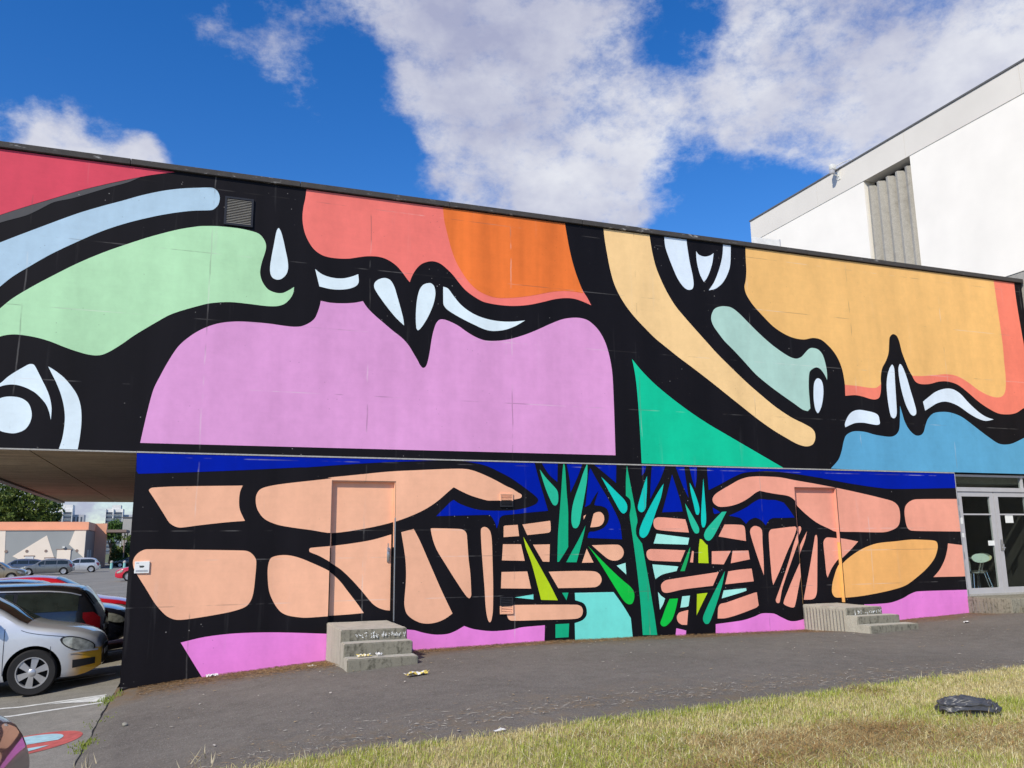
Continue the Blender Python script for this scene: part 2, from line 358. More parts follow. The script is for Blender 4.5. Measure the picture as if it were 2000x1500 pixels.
# grass blades: one mesh, thickest where the camera side of the lawn lies
def grass_blades():
    N = 210000
    x = rng.uniform(-.9, 11.5, N); t = rng.uniform(0, 1, N) ** 1.0
    ed = np.array([gedge(v) for v in np.linspace(-.9, 11.5, 500)]); e = np.interp(x, np.linspace(-.9, 11.5, 500), ed)
    y = e + .06 - (e - 3.9) * t + rng.normal(0, .03, N)
    ok = np.ones(N, bool)
    z0 = np.interp(x, [a for a, _ in PROF], [b for _, b in PROF]) + .08 * np.clip((x + .5) / 2, 0, 1) ** 2 * (3 - 2 * np.clip((x + .5) / 2, 0, 1)) * np.where(y < 11.4, 1, 0) + .01
    pn = np.array([noise.noise(Vector((a * .9, b * .9, 0))) + .6 * noise.noise(Vector((a * 3.1, b * 3.1, 5))) for a, b in zip(x, y)])
    gn = np.array([noise.noise(Vector((a * .6 + 40, b * 1.3, 0))) + .5 * noise.noise(Vector((a * 4.1, b * 4.1, 9))) for a, b in zip(x, y)])
    green = np.clip(.27 + gn * .95 + .32 * np.clip((y - (e - 1.1)) / 1.0, 0, 1) - .25 * (x > 7.5), .03, .95)
    hay = np.exp(-(((x - 4.1) / 1.0) ** 2 + ((y - 5.35) / .42) ** 2)) * np.clip(.7 + pn, 0, 1.3)
    hay += .6 * np.exp(-(((x - 3.3) / .7) ** 2 + ((y - 5.0) / .25) ** 2)) + .35 * (pn > .6) + .55 * np.exp(-(((x - 5.6) / 1.1) ** 2 + ((y - 4.9) / .3) ** 2))
    lying = (rng.uniform(0, 1, N) < np.clip(hay * .75 + .12, 0, .9))
    H = rng.uniform(.02, .058, N) * (1 + .5 * np.clip(gn, -.5, 1)); H[lying] *= 1.9
    tall = rng.uniform(0, 1, N) < .012; H[tall] *= 2.0
    az = rng.uniform(0, 2 * np.pi, N); lean = rng.uniform(.1, .85, N); lean[lying] = rng.uniform(2.2, 6, lying.sum())
    up = H / np.sqrt(1 + lean ** 2); out_ = up * lean
    w = rng.uniform(.0012, .0026, N)
    dx, dy = np.cos(az), np.sin(az); px, py = -dy * w, dx * w
    zb = z0 + np.where(lying, rng.uniform(.005, .045, N) * (1 + .9 * np.clip(hay, 0, 1)), 0)
    V = np.empty((N, 5, 3), np.float32)
    V[:, 0] = np.stack([x - px, y - py, zb], 1); V[:, 1] = np.stack([x + px, y + py, zb], 1)
    mx, my, mz = x + dx * out_ * .4, y + dy * out_ * .4, zb + up * .6
    V[:, 2] = np.stack([mx + px * .8, my + py * .8, mz], 1); V[:, 3] = np.stack([mx - px * .8, my - py * .8, mz], 1)
    V[:, 4] = np.stack([x + dx * out_, y + dy * out_, zb + up], 1)
    base = (np.arange(N) * 5)[:, None]
    loops = np.concatenate([base + [0, 1, 2, 3], base + [3, 2, 4]], 1).astype(np.int32).ravel()
    me = bpy.data.meshes.new('grass_blades'); me.vertices.add(N * 5); me.vertices.foreach_set('co', V.ravel())
    me.loops.add(len(loops)); me.loops.foreach_set('vertex_index', loops)
    me.polygons.add(N * 2); st = np.stack([np.arange(N) * 7, np.arange(N) * 7 + 4], 1).astype(np.int32).ravel(); me.polygons.foreach_set('loop_start', st)
    dry = np.array([.66, .57, .27]); straw = np.array([.78, .72, .46]); grn = np.array([.30, .37, .06]); brn = np.array([.34, .215, .085])
    r = rng.uniform(0, 1, N)
    c = np.where((r < green)[:, None], grn * rng.uniform(.7, 1.5, (N, 1)) + np.array([.06, .02, 0]) * rng.uniform(0, 1, (N, 1)), dry * rng.uniform(.65, 1.2, (N, 1)))
    c = np.where((rng.uniform(0, 1, N) < .12)[:, None], straw * rng.uniform(.8, 1.15, (N, 1)), c)
    c = np.where((rng.uniform(0, 1, N) < np.clip(hay * 1.0, 0, .92))[:, None], brn * rng.uniform(.7, 1.6, (N, 1)), c)
    ca = np.ones((N, 5, 4), np.float32); ca[:, :, :3] = c[:, None, :]
    at = me.color_attributes.new('tint', 'FLOAT_COLOR', 'POINT'); at.data.foreach_set('color', ca.ravel())
    me.update(calc_edges=True); me.validate()
    m, ns, ls, b = new_mat('grass_blade'); a = ns.new('ShaderNodeAttribute'); a.attribute_name = 'tint'
    ls.new(a.outputs['Color'], b.inputs['Base Color']); b.inputs['Roughness'].default_value = .6; b.inputs['Specular IOR Level'].default_value = .25
    tr = ns.new('ShaderNodeBsdfTranslucent'); ls.new(a.outputs['Color'], tr.inputs[0]); mx_ = ns.new('ShaderNodeMixShader'); mx_.inputs[0].default_value = .25
    ls.new(b.outputs[0], mx_.inputs[1]); ls.new(tr.outputs[0], mx_.inputs[2]); ls.new(mx_.outputs[0], ns['Material Output'].inputs[0])
    me.materials.append(m); o = link(bpy.data.objects.new('grass', me)); return tag(o, 'dry yellow and green grass along the front of the path', 'grass', kind='stuff')
grass_blades()

# ------------------------------------------------------------------ painted markings on the lot
m_white_mark = simple('road_white', (.62, .62, .58), .8, var=.25, s=14, local=False)
m_red_mark = simple('road_red', (.46, .10, .085), .8, var=.3, s=10, local=False)
m_blue_mark = simple('road_blue', (.33, .52, .56), .8, var=.2, s=12, local=False)
def flat(name, pts, zoff, mat, parent=None, kind=None):
    pts = [Vector((x, y, 0)) for x, y in pts]
    mb = MB(); tri = tessellate_polygon([pts])
    vs = [(p.x, p.y, hgt(p.x, p.y) + zoff) for p in pts]
    fs = []
    for t in tri:
        a, b, c = (pts[i] for i in t)
        fs.append(t if (b - a).cross(c - a).z > 0 else t[::-1])
    # subdivide so it follows the lot
    mb.add(vs, fs); o = mb.build(name, mat, parent)
    bm = bmesh.new(); bm.from_mesh(o.data)
    for _ in range(4):
        es = [e for e in bm.edges if e.calc_length() > .35]
        if not es: break
        bmesh.ops.subdivide_edges(bm, edges=es, cuts=1); bmesh.ops.triangulate(bm, faces=bm.faces)
    for v in bm.verts: v.co.z = hgt(v.co.x, v.co.y) + zoff
    bm.to_mesh(o.data); bm.free()
    if kind: tag(o, kind=kind)
    return o
for pts in ([(-.99, 13.12), (-.99, 13.02), (-5.2, 13.78), (-5.2, 13.88)], [(-.97, 12.50), (-.97, 12.40), (-5.2, 12.95), (-5.2, 13.05)], [(-.985, 13.00), (-.975, 12.52), (-1.45, 12.93), (-1.7, 13.1)],
            [(-1.05, 16.35), (-1.05, 16.25), (-5.5, 16.25), (-5.5, 16.35)], [(-1.05, 18.85), (-1.05, 18.75), (-5.5, 18.75), (-5.5, 18.85)], [(-1.05, 21.35), (-1.05, 21.25), (-5.5, 21.25), (-5.5, 21.35)], [(-1.05, 15.35), (-1.05, 15.22), (-1.9, 15.22), (-1.9, 15.35)]):
    o = flat('bay_marking', pts, .004, m_white_mark, kind='structure')
def ell(cx, cy, rx, ry, n=40, a0=0.0, a1=2 * math.pi): return [(cx + rx * math.cos(a0 + (a1 - a0) * i / n), cy + ry * math.sin(a0 + (a1 - a0) * i / n)) for i in range(n if a1 - a0 > 6.2 else n + 1)]
sg = empty('painted_sign', (0, 0, 0)); tag(sg, 'faded red ring with pale blue halves painted on the parking bay', 'road marking')
flat('red_ring', ell(-1.55, 10.42, .56, .53), .004, m_red_mark, sg)
flat('blue_half', [(-1.62 + .44 * math.cos(a), 10.50 + .37 * math.sin(a)) for a in np.linspace(-.38, math.pi + .1, 22)], .008, m_blue_mark, sg)
flat('blue_half', [(-1.66 + .44 * math.cos(a), 10.30 + .33 * math.sin(a)) for a in np.linspace(-math.pi + .1, -.45, 18)], .008, m_blue_mark, sg)

# ------------------------------------------------------------------ mural building
C3 = lambda r, g, b: tuple((v / 255 / 12.92 if v / 255 <= .04045 else ((v / 255 + .055) / 1.055) ** 2.4) for v in (r, g, b))
PAL = {'red': C3(214, 72, 92), 'dgrey': C3(82, 82, 84), 'pblue': C3(176, 204, 222), 'pgreen': C3(178, 224, 178), 'white': C3(222, 238, 244), 'bwhite': C3(220, 234, 246), 'lilac': C3(219, 155, 206),
       'salmon': C3(240, 122, 112), 'orange': C3(233, 119, 52), 'cream': C3(243, 205, 146), 'green': C3(8, 196, 150), 'ochre': C3(238, 188, 116), 'coral': C3(240, 130, 108), 'mint': C3(174, 210, 198),
       'skyblue': C3(92, 164, 202), 'blue': C3(0, 30, 158), 'peach': C3(240, 182, 148), 'rose': C3(240, 164, 140), 'gold': C3(244, 182, 108), 'teal': C3(38, 190, 152), 'dteal': C3(16, 174, 126),
       'cyan': C3(12, 200, 186), 'lime': C3(184, 212, 28), 'green2': C3(8, 196, 66), 'dgreen': C3(24, 168, 92), 'turq': C3(118, 226, 212), 'pmint': C3(168, 238, 224), 'pink': C3(232, 134, 214)}
PM = {k: wall_paint('paint_' + k, v, wear=.85, streak=(.17 if k == 'orange' else .05), speck=.55, spec=.06 if k == 'blue' else .2) for k, v in PAL.items()}
m_black = wall_paint('paint_black', C3(20, 18, 22), wear=.28, streak=.22, speck=.5, rough=.55, spec=.13)
m_coping = concrete('coping_felt', (.062, .058, .056), .2, 2.0)
_ns, _ls = m_coping.node_tree.nodes, m_coping.node_tree.links; _b = _ns['Principled BSDF']; _c = _b.inputs['Base Color'].links[0].from_socket; _p = POS(_ns)
_k = NM(_ns, _ls, 'MULTIPLY', RNG(_ns, _ls, NO(_ns, _ls, _p, (3, 3, 9), 1.6, 6, .7), .58, .70), RNG(_ns, _ls, NO(_ns, _ls, _p, s=.5, detail=3), .45, .6))
_ls.new(MIXC(_ns, _ls, _k, _c, (.55, .55, .54)), _b.inputs['Base Color'])
m_soffit = concrete('soffit_concrete', (.44, .325, .20), .35, .6, board=.35)
m_lip = concrete('pale_concrete', (.42, .41, .38), .25, 1.0)
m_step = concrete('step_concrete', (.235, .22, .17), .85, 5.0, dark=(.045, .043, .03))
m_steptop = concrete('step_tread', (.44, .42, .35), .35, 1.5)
m_ochre_end = m_black
m_roof = simple('roof_felt', (.12, .12, .12), .95, local=False)
m_alu = simple('grey_aluminium', (.50, .50, .52), .45, .15, .06)
m_steel = simple('steel', (.55, .55, .55), .3, .9, .06)
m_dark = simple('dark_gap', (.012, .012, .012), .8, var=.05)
m_vent = simple('vent_black', (.02, .02, .024), .45, var=.1)
m_glass = glass('window_glass')

XL, XR, XE = -3.65, 17.09, 14.48
Z1, ZT = 2.98, 7.27
bld = empty('mural_building', (0, 13, 0)); tag(bld, 'low black walled building covered in a bright mural of faces and hands', 'building')
def part(mb, name, mats, smooth=None, parent=bld, label=None):
    o = mb.build(name, mats, None, smooth); o.parent = parent
    if parent.parent is None: o.matrix_parent_inverse = Matrix.Translation(parent.location).inverted()
    if label: o['label'] = label
    return o
V1 = (.155, .58, 4.90 + 1.6, 5.36 + 1.6); # upper vent
part(MB().box(XL, XR, 13, 13.25, Z1, ZT), 'upper_wall', m_black)
part(MB().box(XL, XL + .2, 13.26, 27, Z1, ZT).box(XR - .2, XR, 13.26, 27, Z1, ZT).box(XL + .2, XR - .2, 26.8, 27, Z1, ZT), 'side_wall', m_lip)
part(MB().box(XL + .2, XR - .2, 13.26, 26.8, 6.9, 7.05), 'roof', m_roof)
part(MB().box(-.83, XE, 13.26, 13.5, 2.70, 2.975).box(XE + .02, XR, 13.55, 27, 2.80, 2.95), 'floor_slab', m_lip)
# soffit panels with an open joint
for a, b in ((XL + .16, -2.21), (-2.19, -.83), (-.82, 4.0)):
    part(MB().box(a, b, 13.06, 26.95, Z1 - .012, Z1 + .1), 'soffit_panel', m_soffit)
part(MB().box(XL, XL + .15, 13.01, 27, Z1 - .05, Z1 - .001), 'edge_beam', m_lip)  # paler than the soffit: light bounced off the ground is put into the colour
part(MB().box(XL, -.84, 13.003, 13.055, Z1 - .022, Z1 - .002), 'drip_edge', m_lip)
# coping in lengths
cx = XL - .03
k = 0
while cx < XR + .03:
    L_ = min(2.48, XR + .03 - cx)
    part(MB().box(cx, cx + L_ - .006, 12.955, 13.30, ZT - .004 + .002 * (k % 2), ZT + .088, ch=.008), 'coping', m_coping); cx += L_; k += 1
# lower wall around the two doors
D1 = (1.915, 2.905, .40, 2.612); D2 = (10.475, 11.455, .40, 2.625)
lw = MB()
for x0, x1, z0 in ((-.83, D1[0], -.8), (D1[1], D2[0], -.8), (D2[1], XE, -.8)): lw.box(x0, x1, 13, 13.25, z0, 2.955)
for d in (D1, D2): lw.box(d[0], d[1], 13.0, 13.25, d[3], 2.955).box(d[0], d[1], 13.0, 13.25, -.8, .5)
part(lw, 'lower_wall', m_black)
part(MB().box(-.83, -.6, 13.26, 27, -.8, 2.955), 'end_wall', m_ochre_end)
part(MB().box(-.835, XE, 12.988, 13.02, 2.956, 2.977), 'joint_strip', m_lip)
# doors
DOORS = []
for i, d in enumerate((D1, D2)):
    DOORS.append(None); dl = DOORS[i] = part(MB().box(d[0] + .015, d[1] - .015, 13.08, 13.12, .5, d[3] - .015), 'door', m_black, label='peach painted steel door with a lever handle' if i == 0 else 'rose painted flush door without a handle')
    up, lo = (PM['peach'], m_black) if i == 0 else (PM['rose'], PM['gold'])
    for xa, xb in ((d[0] + .001, d[0] + .016), (d[1] - .014, d[1] - .001)):
        part(MB().box(xa, xb, 13.012, 13.1, 1.6, d[3]), 'door_jamb', up); part(MB().box(xa, xb, 13.012, 13.1, .5, 1.599), 'door_jamb', lo)
    part(MB().box(d[0] + .017, d[1] - .015, 13.012, 13.1, d[3] - .016, d[3] - .001), 'door_head', up)
    if i == 0:
        hd = part(MB().box(2.795, 2.835, 13.054, 13.08, 1.38, 1.60, ch=.004).tube([(2.815, 13.054, 1.545), (2.815, 13.015, 1.545), (2.80, 13.01, 1.55), (2.80, 13.005, 1.66)], .009, 8), 'door_handle', m_steel, 40)
    else:
        part(MB().box(d[0] + .06, d[0] + .07, 13.074, 13.08, 1.2, 1.3), 'door_seam', m_dark)
part(MB().box(D1[1] - .013, D1[1] + .004, 12.994, 13.012, .5, 2.05), 'door_trim', m_steel)
# mural paint
SHAPES = """U|painted_cheek|red|red wedge of paint under the coping|0|-3.730,7.336! -0.454,7.285! -0.880,7.164 -1.225,7.036 -1.561,6.899 -1.888,6.752 -2.207,6.588 -2.518,6.428 -2.822,6.262 -3.576,5.810!
U|painted_band|dgrey|dark grey painted edge below the red wedge|0|-1.054,7.103! -1.224,7.030 -1.560,6.893 -1.888,6.746 -2.206,6.582 -2.518,6.422 -2.821,6.257 -3.575,5.804! -3.565,5.701! -2.811,6.149 -2.507,6.294 -2.354,6.402 -2.170,6.544 -1.946,6.634 -1.720,6.746 -1.473,6.872 -1.222,6.990
U|painted_eyelid|pblue|light blue painted band curving above the green shape|0|-3.532,5.375! -2.785,5.858 -2.332,6.133 -1.862,6.409 -1.537,6.572 -1.288,6.686 -1.034,6.807 -0.775,6.911 -0.510,6.991 -0.239,7.046 -0.037,7.074 0.040,7.028 0.077,6.928 0.061,6.810 0.000,6.729 -0.054,6.705 -0.309,6.662 -0.576,6.590 -0.838,6.500 -1.178,6.359 -1.509,6.188 -1.828,5.982 -2.139,5.762 -2.365,5.575 -2.585,5.382 -2.727,5.219 -3.429,4.361!
U|painted_nose|pgreen|pale green painted nose|0|-3.375,4.118! -2.699,4.907 -2.558,5.068 -2.338,5.257 -2.112,5.431 -1.803,5.656 -1.484,5.856 -1.156,6.033 -0.819,6.199 -0.472,6.344 -0.204,6.426 -0.114,6.442 0.070,6.463 0.350,6.468 0.540,6.450 0.675,6.418 0.745,6.353 0.787,6.274 0.796,6.191 0.776,6.084 0.743,5.956 0.725,5.809 0.741,5.707 0.787,5.609 0.867,5.524 0.983,5.488 1.079,5.497 1.173,5.554 1.243,5.609! 1.233,5.508 1.188,5.411 1.105,5.320 0.991,5.275 0.821,5.264 0.594,5.274 0.315,5.278 0.097,5.248 -0.046,5.211 -0.482,5.028 -0.732,4.851 -0.977,4.658 -1.136,4.513 -1.294,4.388 -1.406,4.333 -1.537,4.330 -1.703,4.368 -1.869,4.421 -2.034,4.483 -2.196,4.526 -2.387,4.552 -2.527,4.550 -2.663,4.509 -3.233,4.163
U|painted_eye_white|white|pale eyelid highlight of the left painted eye|0|-3.024,3.544! -2.603,3.856 -2.520,3.951 -2.435,4.028 -2.348,4.096 -2.274,4.146 -2.219,4.141 -2.164,4.053 -2.099,3.930 -2.034,3.807 -1.984,3.684 -1.952,3.541 -1.948,3.380! -1.976,3.487 -2.024,3.592 -2.094,3.678 -2.178,3.755 -2.292,3.815 -2.403,3.846 -2.495,3.845 -2.599,3.812
U|painted_eye_white|white|pale crescent beside the left painted eye|0|-2.041,4.128! -1.953,4.076 -1.834,3.982 -1.728,3.861 -1.646,3.737 -1.595,3.594 -1.571,3.432 -1.566,3.270 -1.573,3.108 -1.585,2.974! -1.819,2.967! -1.788,3.119 -1.776,3.262 -1.778,3.423 -1.805,3.584 -1.854,3.745 -1.923,3.904 -1.989,4.028
U|painted_pupil|white|round pale pupil of the left painted eye|0|-2.443,3.682 -2.325,3.663 -2.234,3.591 -2.187,3.459 -2.197,3.335 -2.250,3.235 -2.345,3.184 -2.421,3.178 -2.545,3.207 -2.658,3.299 -2.688,3.455 -2.641,3.598 -2.556,3.664
U|painted_lip|lilac|large lilac painted lower lip|0|-0.796,3.097! -0.768,3.300 -0.721,3.617 -0.670,3.882 -0.597,4.075 -0.506,4.290 -0.381,4.530 -0.232,4.696 -0.061,4.827 0.150,4.928 0.385,4.979 0.607,4.992 0.889,4.989 1.118,4.973 1.272,4.970 1.388,4.991 1.503,5.056 1.578,5.135 1.624,5.253 1.650,5.360 1.660,5.424! 1.808,5.406 2.009,5.414 2.191,5.441 2.323,5.479! 2.398,5.375 2.524,5.258 2.671,5.143 2.819,5.028 2.968,4.922 3.075,4.813 3.161,4.681 3.237,4.559 3.270,4.497 3.323,4.448 3.372,4.483 3.407,4.591 3.438,4.765 3.459,4.917 3.490,5.070 3.533,5.204 3.587,5.274 3.657,5.291 3.762,5.267 3.917,5.203 4.073,5.106 4.229,5.030 4.387,4.987 4.592,4.996 4.822,5.042 5.103,5.142 5.341,5.251 5.583,5.374 5.827,5.480 6.074,5.526 6.272,5.508 6.419,5.420 6.540,5.289 6.635,5.110 6.702,4.882 6.743,4.630 6.755,4.401 6.759,3.922 6.758,3.561 6.756,3.121!
U|painted_teardrop|white|pale teardrop beside the green nose|0|0.975,6.546 1.010,6.491 1.055,6.348 1.094,6.184 1.132,6.020 1.141,5.895 1.115,5.798 1.050,5.723 0.984,5.701 0.915,5.725 0.878,5.794 0.870,5.907 0.886,6.076 0.912,6.268 0.934,6.440 0.951,6.516
U|painted_lip|salmon|coral painted upper lip|0|1.385,7.341! 1.363,7.097 1.339,6.942 1.330,6.789 1.345,6.640 1.384,6.495 1.449,6.364 1.532,6.256 1.644,6.183 1.766,6.154 1.928,6.151 2.091,6.169 2.234,6.207 2.379,6.241 2.546,6.253 2.694,6.226 2.844,6.144 2.953,6.035 3.040,5.923 3.085,5.873! 3.125,5.987 3.188,6.104 3.274,6.202 3.383,6.258 3.493,6.277 3.603,6.249 3.715,6.171 3.827,6.071 3.939,5.937 4.051,5.825 4.186,5.737 4.345,5.662 4.528,5.634 4.736,5.626 4.946,5.638 5.182,5.678 5.422,5.746 5.641,5.817 5.837,5.861 6.034,5.871 6.207,5.835 6.375,5.780! 6.309,5.903 6.225,6.025 6.166,6.150 6.097,6.332 6.028,6.563 5.972,6.820 5.929,7.079 5.886,7.352!
U|painted_shade|orange|orange patch inside the coral upper lip|1|3.643,7.254! 3.662,7.050 3.701,6.872 3.746,6.695 3.803,6.497 3.882,6.302 3.984,6.133 4.096,5.987 4.232,5.865 4.391,5.790 4.575,5.751 4.784,5.764 5.018,5.800 5.304,5.866 5.595,5.948 5.840,5.993 6.038,6.000 6.227,5.990! 6.166,6.150 6.097,6.332 6.028,6.563 5.972,6.820 5.929,7.079 5.886,7.352!
U|painted_highlight|white|pale stroke under the coral upper lip|0|1.556,5.935! 1.674,5.857 1.836,5.820 1.998,5.827 2.139,5.873 2.237,5.922! 2.248,5.788 2.205,5.719 2.104,5.667 1.962,5.636 1.801,5.631 1.631,5.656!
U|painted_highlight|white|left pale fang between the coral and lilac lips|0|2.679,5.903 2.764,5.873 2.829,5.771 2.884,5.602 2.940,5.413 2.985,5.245 2.999,5.134! 2.879,5.236 2.751,5.375 2.623,5.535 2.537,5.655 2.498,5.738 2.513,5.815 2.585,5.876
U|painted_highlight|white|right pale fang between the coral and lilac lips|0|3.441,5.891 3.496,5.848 3.521,5.729 3.498,5.573 3.444,5.414 3.370,5.256 3.285,5.119 3.234,5.071 3.206,5.102 3.194,5.241 3.196,5.414 3.211,5.590 3.246,5.746 3.300,5.839 3.364,5.879
U|painted_highlight|white|long pale sliver below the orange patch|0|3.654,5.853! 3.738,5.828 3.839,5.704 3.961,5.571 4.118,5.463 4.298,5.390 4.503,5.351 4.710,5.342 4.919,5.359 5.112,5.396! 4.941,5.287 4.755,5.204 4.547,5.163 4.388,5.175 4.185,5.247 4.006,5.320 3.828,5.404 3.717,5.472 3.662,5.544 3.655,5.675
U|painted_eyelid|cream|cream painted band sweeping down from the coping|0|6.665,7.342! 6.684,7.074 6.721,6.810 6.774,6.500 6.842,6.242 6.937,6.035 7.071,5.831 7.245,5.631 7.446,5.444 7.649,5.269 7.854,5.129 8.112,4.955 8.374,4.793 8.769,4.540 9.167,4.273 9.436,4.093 9.760,3.878 10.090,3.685 10.370,3.549 10.596,3.447 10.770,3.403 10.890,3.407 10.983,3.447 11.047,3.547 11.050,3.671 10.983,3.755 10.810,3.835 10.523,3.946 10.186,4.128 9.883,4.334 9.557,4.573 9.209,4.858 8.943,5.085 8.707,5.313 8.473,5.540 8.291,5.721 8.111,5.913 7.960,6.133 7.837,6.367 7.729,6.628 7.662,6.918 7.632,7.139 7.605,7.362!
U|painted_cheek|green|emerald green painted triangle|0|7.152,4.855! 7.357,4.634 7.607,4.415 7.911,4.197 8.271,3.968 8.663,3.749 9.115,3.530 9.601,3.296 10.262,2.979! 7.262,2.993! 7.255,3.534 7.240,4.036 7.218,4.427 7.190,4.658
U|painted_eye_white|bwhite|left pale stroke of the right painted eye|0|7.932,7.365! 7.942,7.076 8.000,6.882 8.084,6.666 8.170,6.475 8.259,6.348 8.337,6.281 8.419,6.264 8.490,6.296 8.518,6.386 8.506,6.560 8.464,6.783 8.435,7.007 8.417,7.183 8.414,7.361!
U|painted_pupil|bwhite|pale shield shaped pupil of the right painted eye|0|8.614,7.046! 8.672,6.983 8.798,6.959 8.928,7.000 9.000,7.054! 8.962,6.863 8.893,6.677 8.813,6.529 8.746,6.452! 8.675,6.578 8.630,6.750 8.611,6.900
U|painted_eye_white|bwhite|right pale crescent of the right painted eye|0|9.235,7.332! 9.205,7.070 9.148,6.858 9.062,6.644 8.964,6.456 8.843,6.298! 8.999,6.346 9.149,6.462 9.260,6.614 9.346,6.802 9.381,7.012 9.407,7.340!
U|painted_face|ochre|wide ochre yellow painted face|0|9.745,7.341! 9.729,7.052 9.725,6.791 9.694,6.581 9.655,6.449 9.687,6.298 9.819,6.106 10.038,5.896 10.260,5.710 10.489,5.588 10.724,5.517 10.967,5.504 11.186,5.552 11.371,5.535 11.518,5.447 11.662,5.315 11.771,5.153 11.844,4.950 11.870,4.745 11.876,4.653! 12.193,4.647 12.447,4.628 12.642,4.633 12.747,4.686 12.790,4.720! 12.799,4.852 12.854,5.040 12.974,5.207 13.060,5.373 13.100,5.564 13.136,5.715 13.229,5.790 13.326,5.757 13.379,5.639 13.419,5.426 13.494,5.215 13.558,5.058 13.628,4.941! 13.885,4.949 14.236,4.992 14.593,5.032 14.872,5.003 15.143,4.895 15.409,4.744 15.685,4.640 15.938,4.606 16.114,4.656 16.212,4.802 16.259,5.086 16.269,5.370 16.288,5.714 16.287,6.058 16.277,6.463 16.267,6.871 16.254,7.356!
U|painted_lip|coral|short coral strip under the ochre face|0|11.876,4.653! 12.193,4.647 12.447,4.628 12.642,4.633 12.747,4.686 12.790,4.720! 12.764,4.561 12.711,4.441 12.615,4.397 12.485,4.399 12.297,4.438 12.108,4.457 11.861,4.431!
U|painted_lip|coral|coral border running down beside the ochre face|0|13.628,4.941! 13.885,4.949 14.236,4.992 14.593,5.032 14.872,5.003 15.143,4.895 15.409,4.744 15.685,4.640 15.938,4.606 16.114,4.656 16.212,4.802 16.259,5.086 16.269,5.370 16.288,5.714 16.287,6.058 16.277,6.463 16.267,6.871 16.254,7.356! 16.879,7.346! 16.875,6.929 16.892,6.458 16.919,6.050 16.933,5.789 16.934,5.126 16.780,4.465 16.633,4.388 16.447,4.296 16.215,4.252 15.918,4.258 15.640,4.356 15.371,4.494 15.109,4.673 14.846,4.823 14.570,4.875 14.322,4.856 14.070,4.793 13.828,4.779 13.698,4.825
U|painted_nose|mint|grey mint painted nose|0|8.944,5.939 9.119,6.010 9.318,6.005 9.484,5.911 9.675,5.751 9.922,5.544 10.172,5.360 10.398,5.225 10.599,5.130 10.747,5.105 10.872,5.149 10.972,5.240 11.072,5.324 11.151,5.348 11.288,5.327 11.387,5.231 11.441,5.054 11.460,4.875 11.448,4.726! 11.394,4.832 11.311,4.930 11.222,4.962 11.127,4.931 11.043,4.862 11.009,4.720 10.989,4.517 10.989,4.291 10.990,4.141! 10.924,4.083! 10.806,4.107 10.607,4.222 10.325,4.382 10.046,4.552 9.771,4.746 9.503,5.001 9.289,5.196 9.129,5.333 8.998,5.483 8.895,5.624 8.862,5.770
U|painted_teardrop|bwhite|pale oval beside the grey mint nose|0|11.216,4.745 11.305,4.712 11.339,4.587 11.318,4.383 11.252,4.178 11.163,4.053 11.109,4.121 11.087,4.296 11.100,4.498 11.137,4.664
U|painted_highlight|bwhite|short pale stroke left of the two pale fangs|0|11.794,3.803! 11.792,3.874 11.887,4.030 12.008,4.124 12.171,4.165 12.361,4.153 12.550,4.123 12.642,4.075 12.663,3.986 12.661,3.908 12.586,3.880 12.427,3.894 12.238,3.912 12.046,3.897 11.915,3.853
U|painted_highlight|bwhite|upright pale fang under the dark spike|0|13.132,5.143 13.172,5.060 13.159,4.767 13.143,4.424 13.127,4.161 13.092,4.068 13.028,4.032 12.967,4.071 12.937,4.231 12.923,4.465 12.932,4.702 12.976,4.902 13.056,5.066
U|painted_highlight|bwhite|slanting pale fang under the dark spike|0|13.336,5.170 13.397,5.115 13.473,4.919 13.540,4.656 13.607,4.394 13.642,4.224 13.625,4.144 13.553,4.107 13.475,4.150 13.381,4.330 13.314,4.591 13.280,4.854 13.283,5.067
U|painted_highlight|bwhite|long pale wave above the sky blue lip|0|13.847,4.411! 13.997,4.507 14.222,4.639 14.477,4.715 14.689,4.719 14.889,4.634 15.110,4.440 15.337,4.274 15.538,4.173 15.757,4.122! 15.524,4.082 15.313,4.123 15.077,4.221 14.847,4.346 14.645,4.418 14.438,4.443 14.223,4.397 14.039,4.308 13.880,4.227!
U|painted_lip|skyblue|sky blue painted lower lip|0|11.361,2.990! 11.563,3.167 11.658,3.343 11.723,3.520 11.799,3.647 11.932,3.715 12.060,3.737 12.280,3.728 12.499,3.685 12.786,3.656 12.950,3.662 13.071,3.718 13.150,3.824 13.197,4.060 13.226,4.297! 13.260,4.167 13.317,3.961 13.414,3.808 13.551,3.709 13.686,3.713 13.780,3.782 13.850,3.929 13.937,4.065 14.089,4.178 14.302,4.219 14.546,4.219 14.818,4.156 15.016,4.056 15.311,3.878 15.576,3.725 15.813,3.611 16.031,3.596 16.261,3.639 16.907,3.882! 16.740,2.940! 14.463,2.925!
W|painted_sky|blue|deep blue painted band over the left hand|0|-0.834,3.027! -0.816,2.697! -0.791,2.659! -0.131,2.693 0.714,2.746 1.420,2.797 1.541,2.801 2.156,2.859 2.792,2.910 3.452,2.945 3.877,2.959 4.136,2.937 4.398,2.885 4.663,2.773 4.841,2.684 5.132,2.492 5.255,2.401 5.299,2.339 5.253,2.274 5.102,2.216 4.835,2.169 4.481,2.163 4.272,2.174 4.100,2.214 3.946,2.270 3.844,2.330! 3.793,2.301 3.675,2.187 3.559,2.075! 4.394,2.096 4.463,2.085 4.537,1.976 4.567,1.880! 4.597,1.954 4.622,2.044 4.683,2.089 4.879,2.108 5.126,2.136 5.470,2.165! 5.382,2.460 5.299,2.739 5.216,3.065!
W|painted_sky|blue||0|5.305,3.067! 5.669,3.077! 5.649,2.646! 5.490,2.777
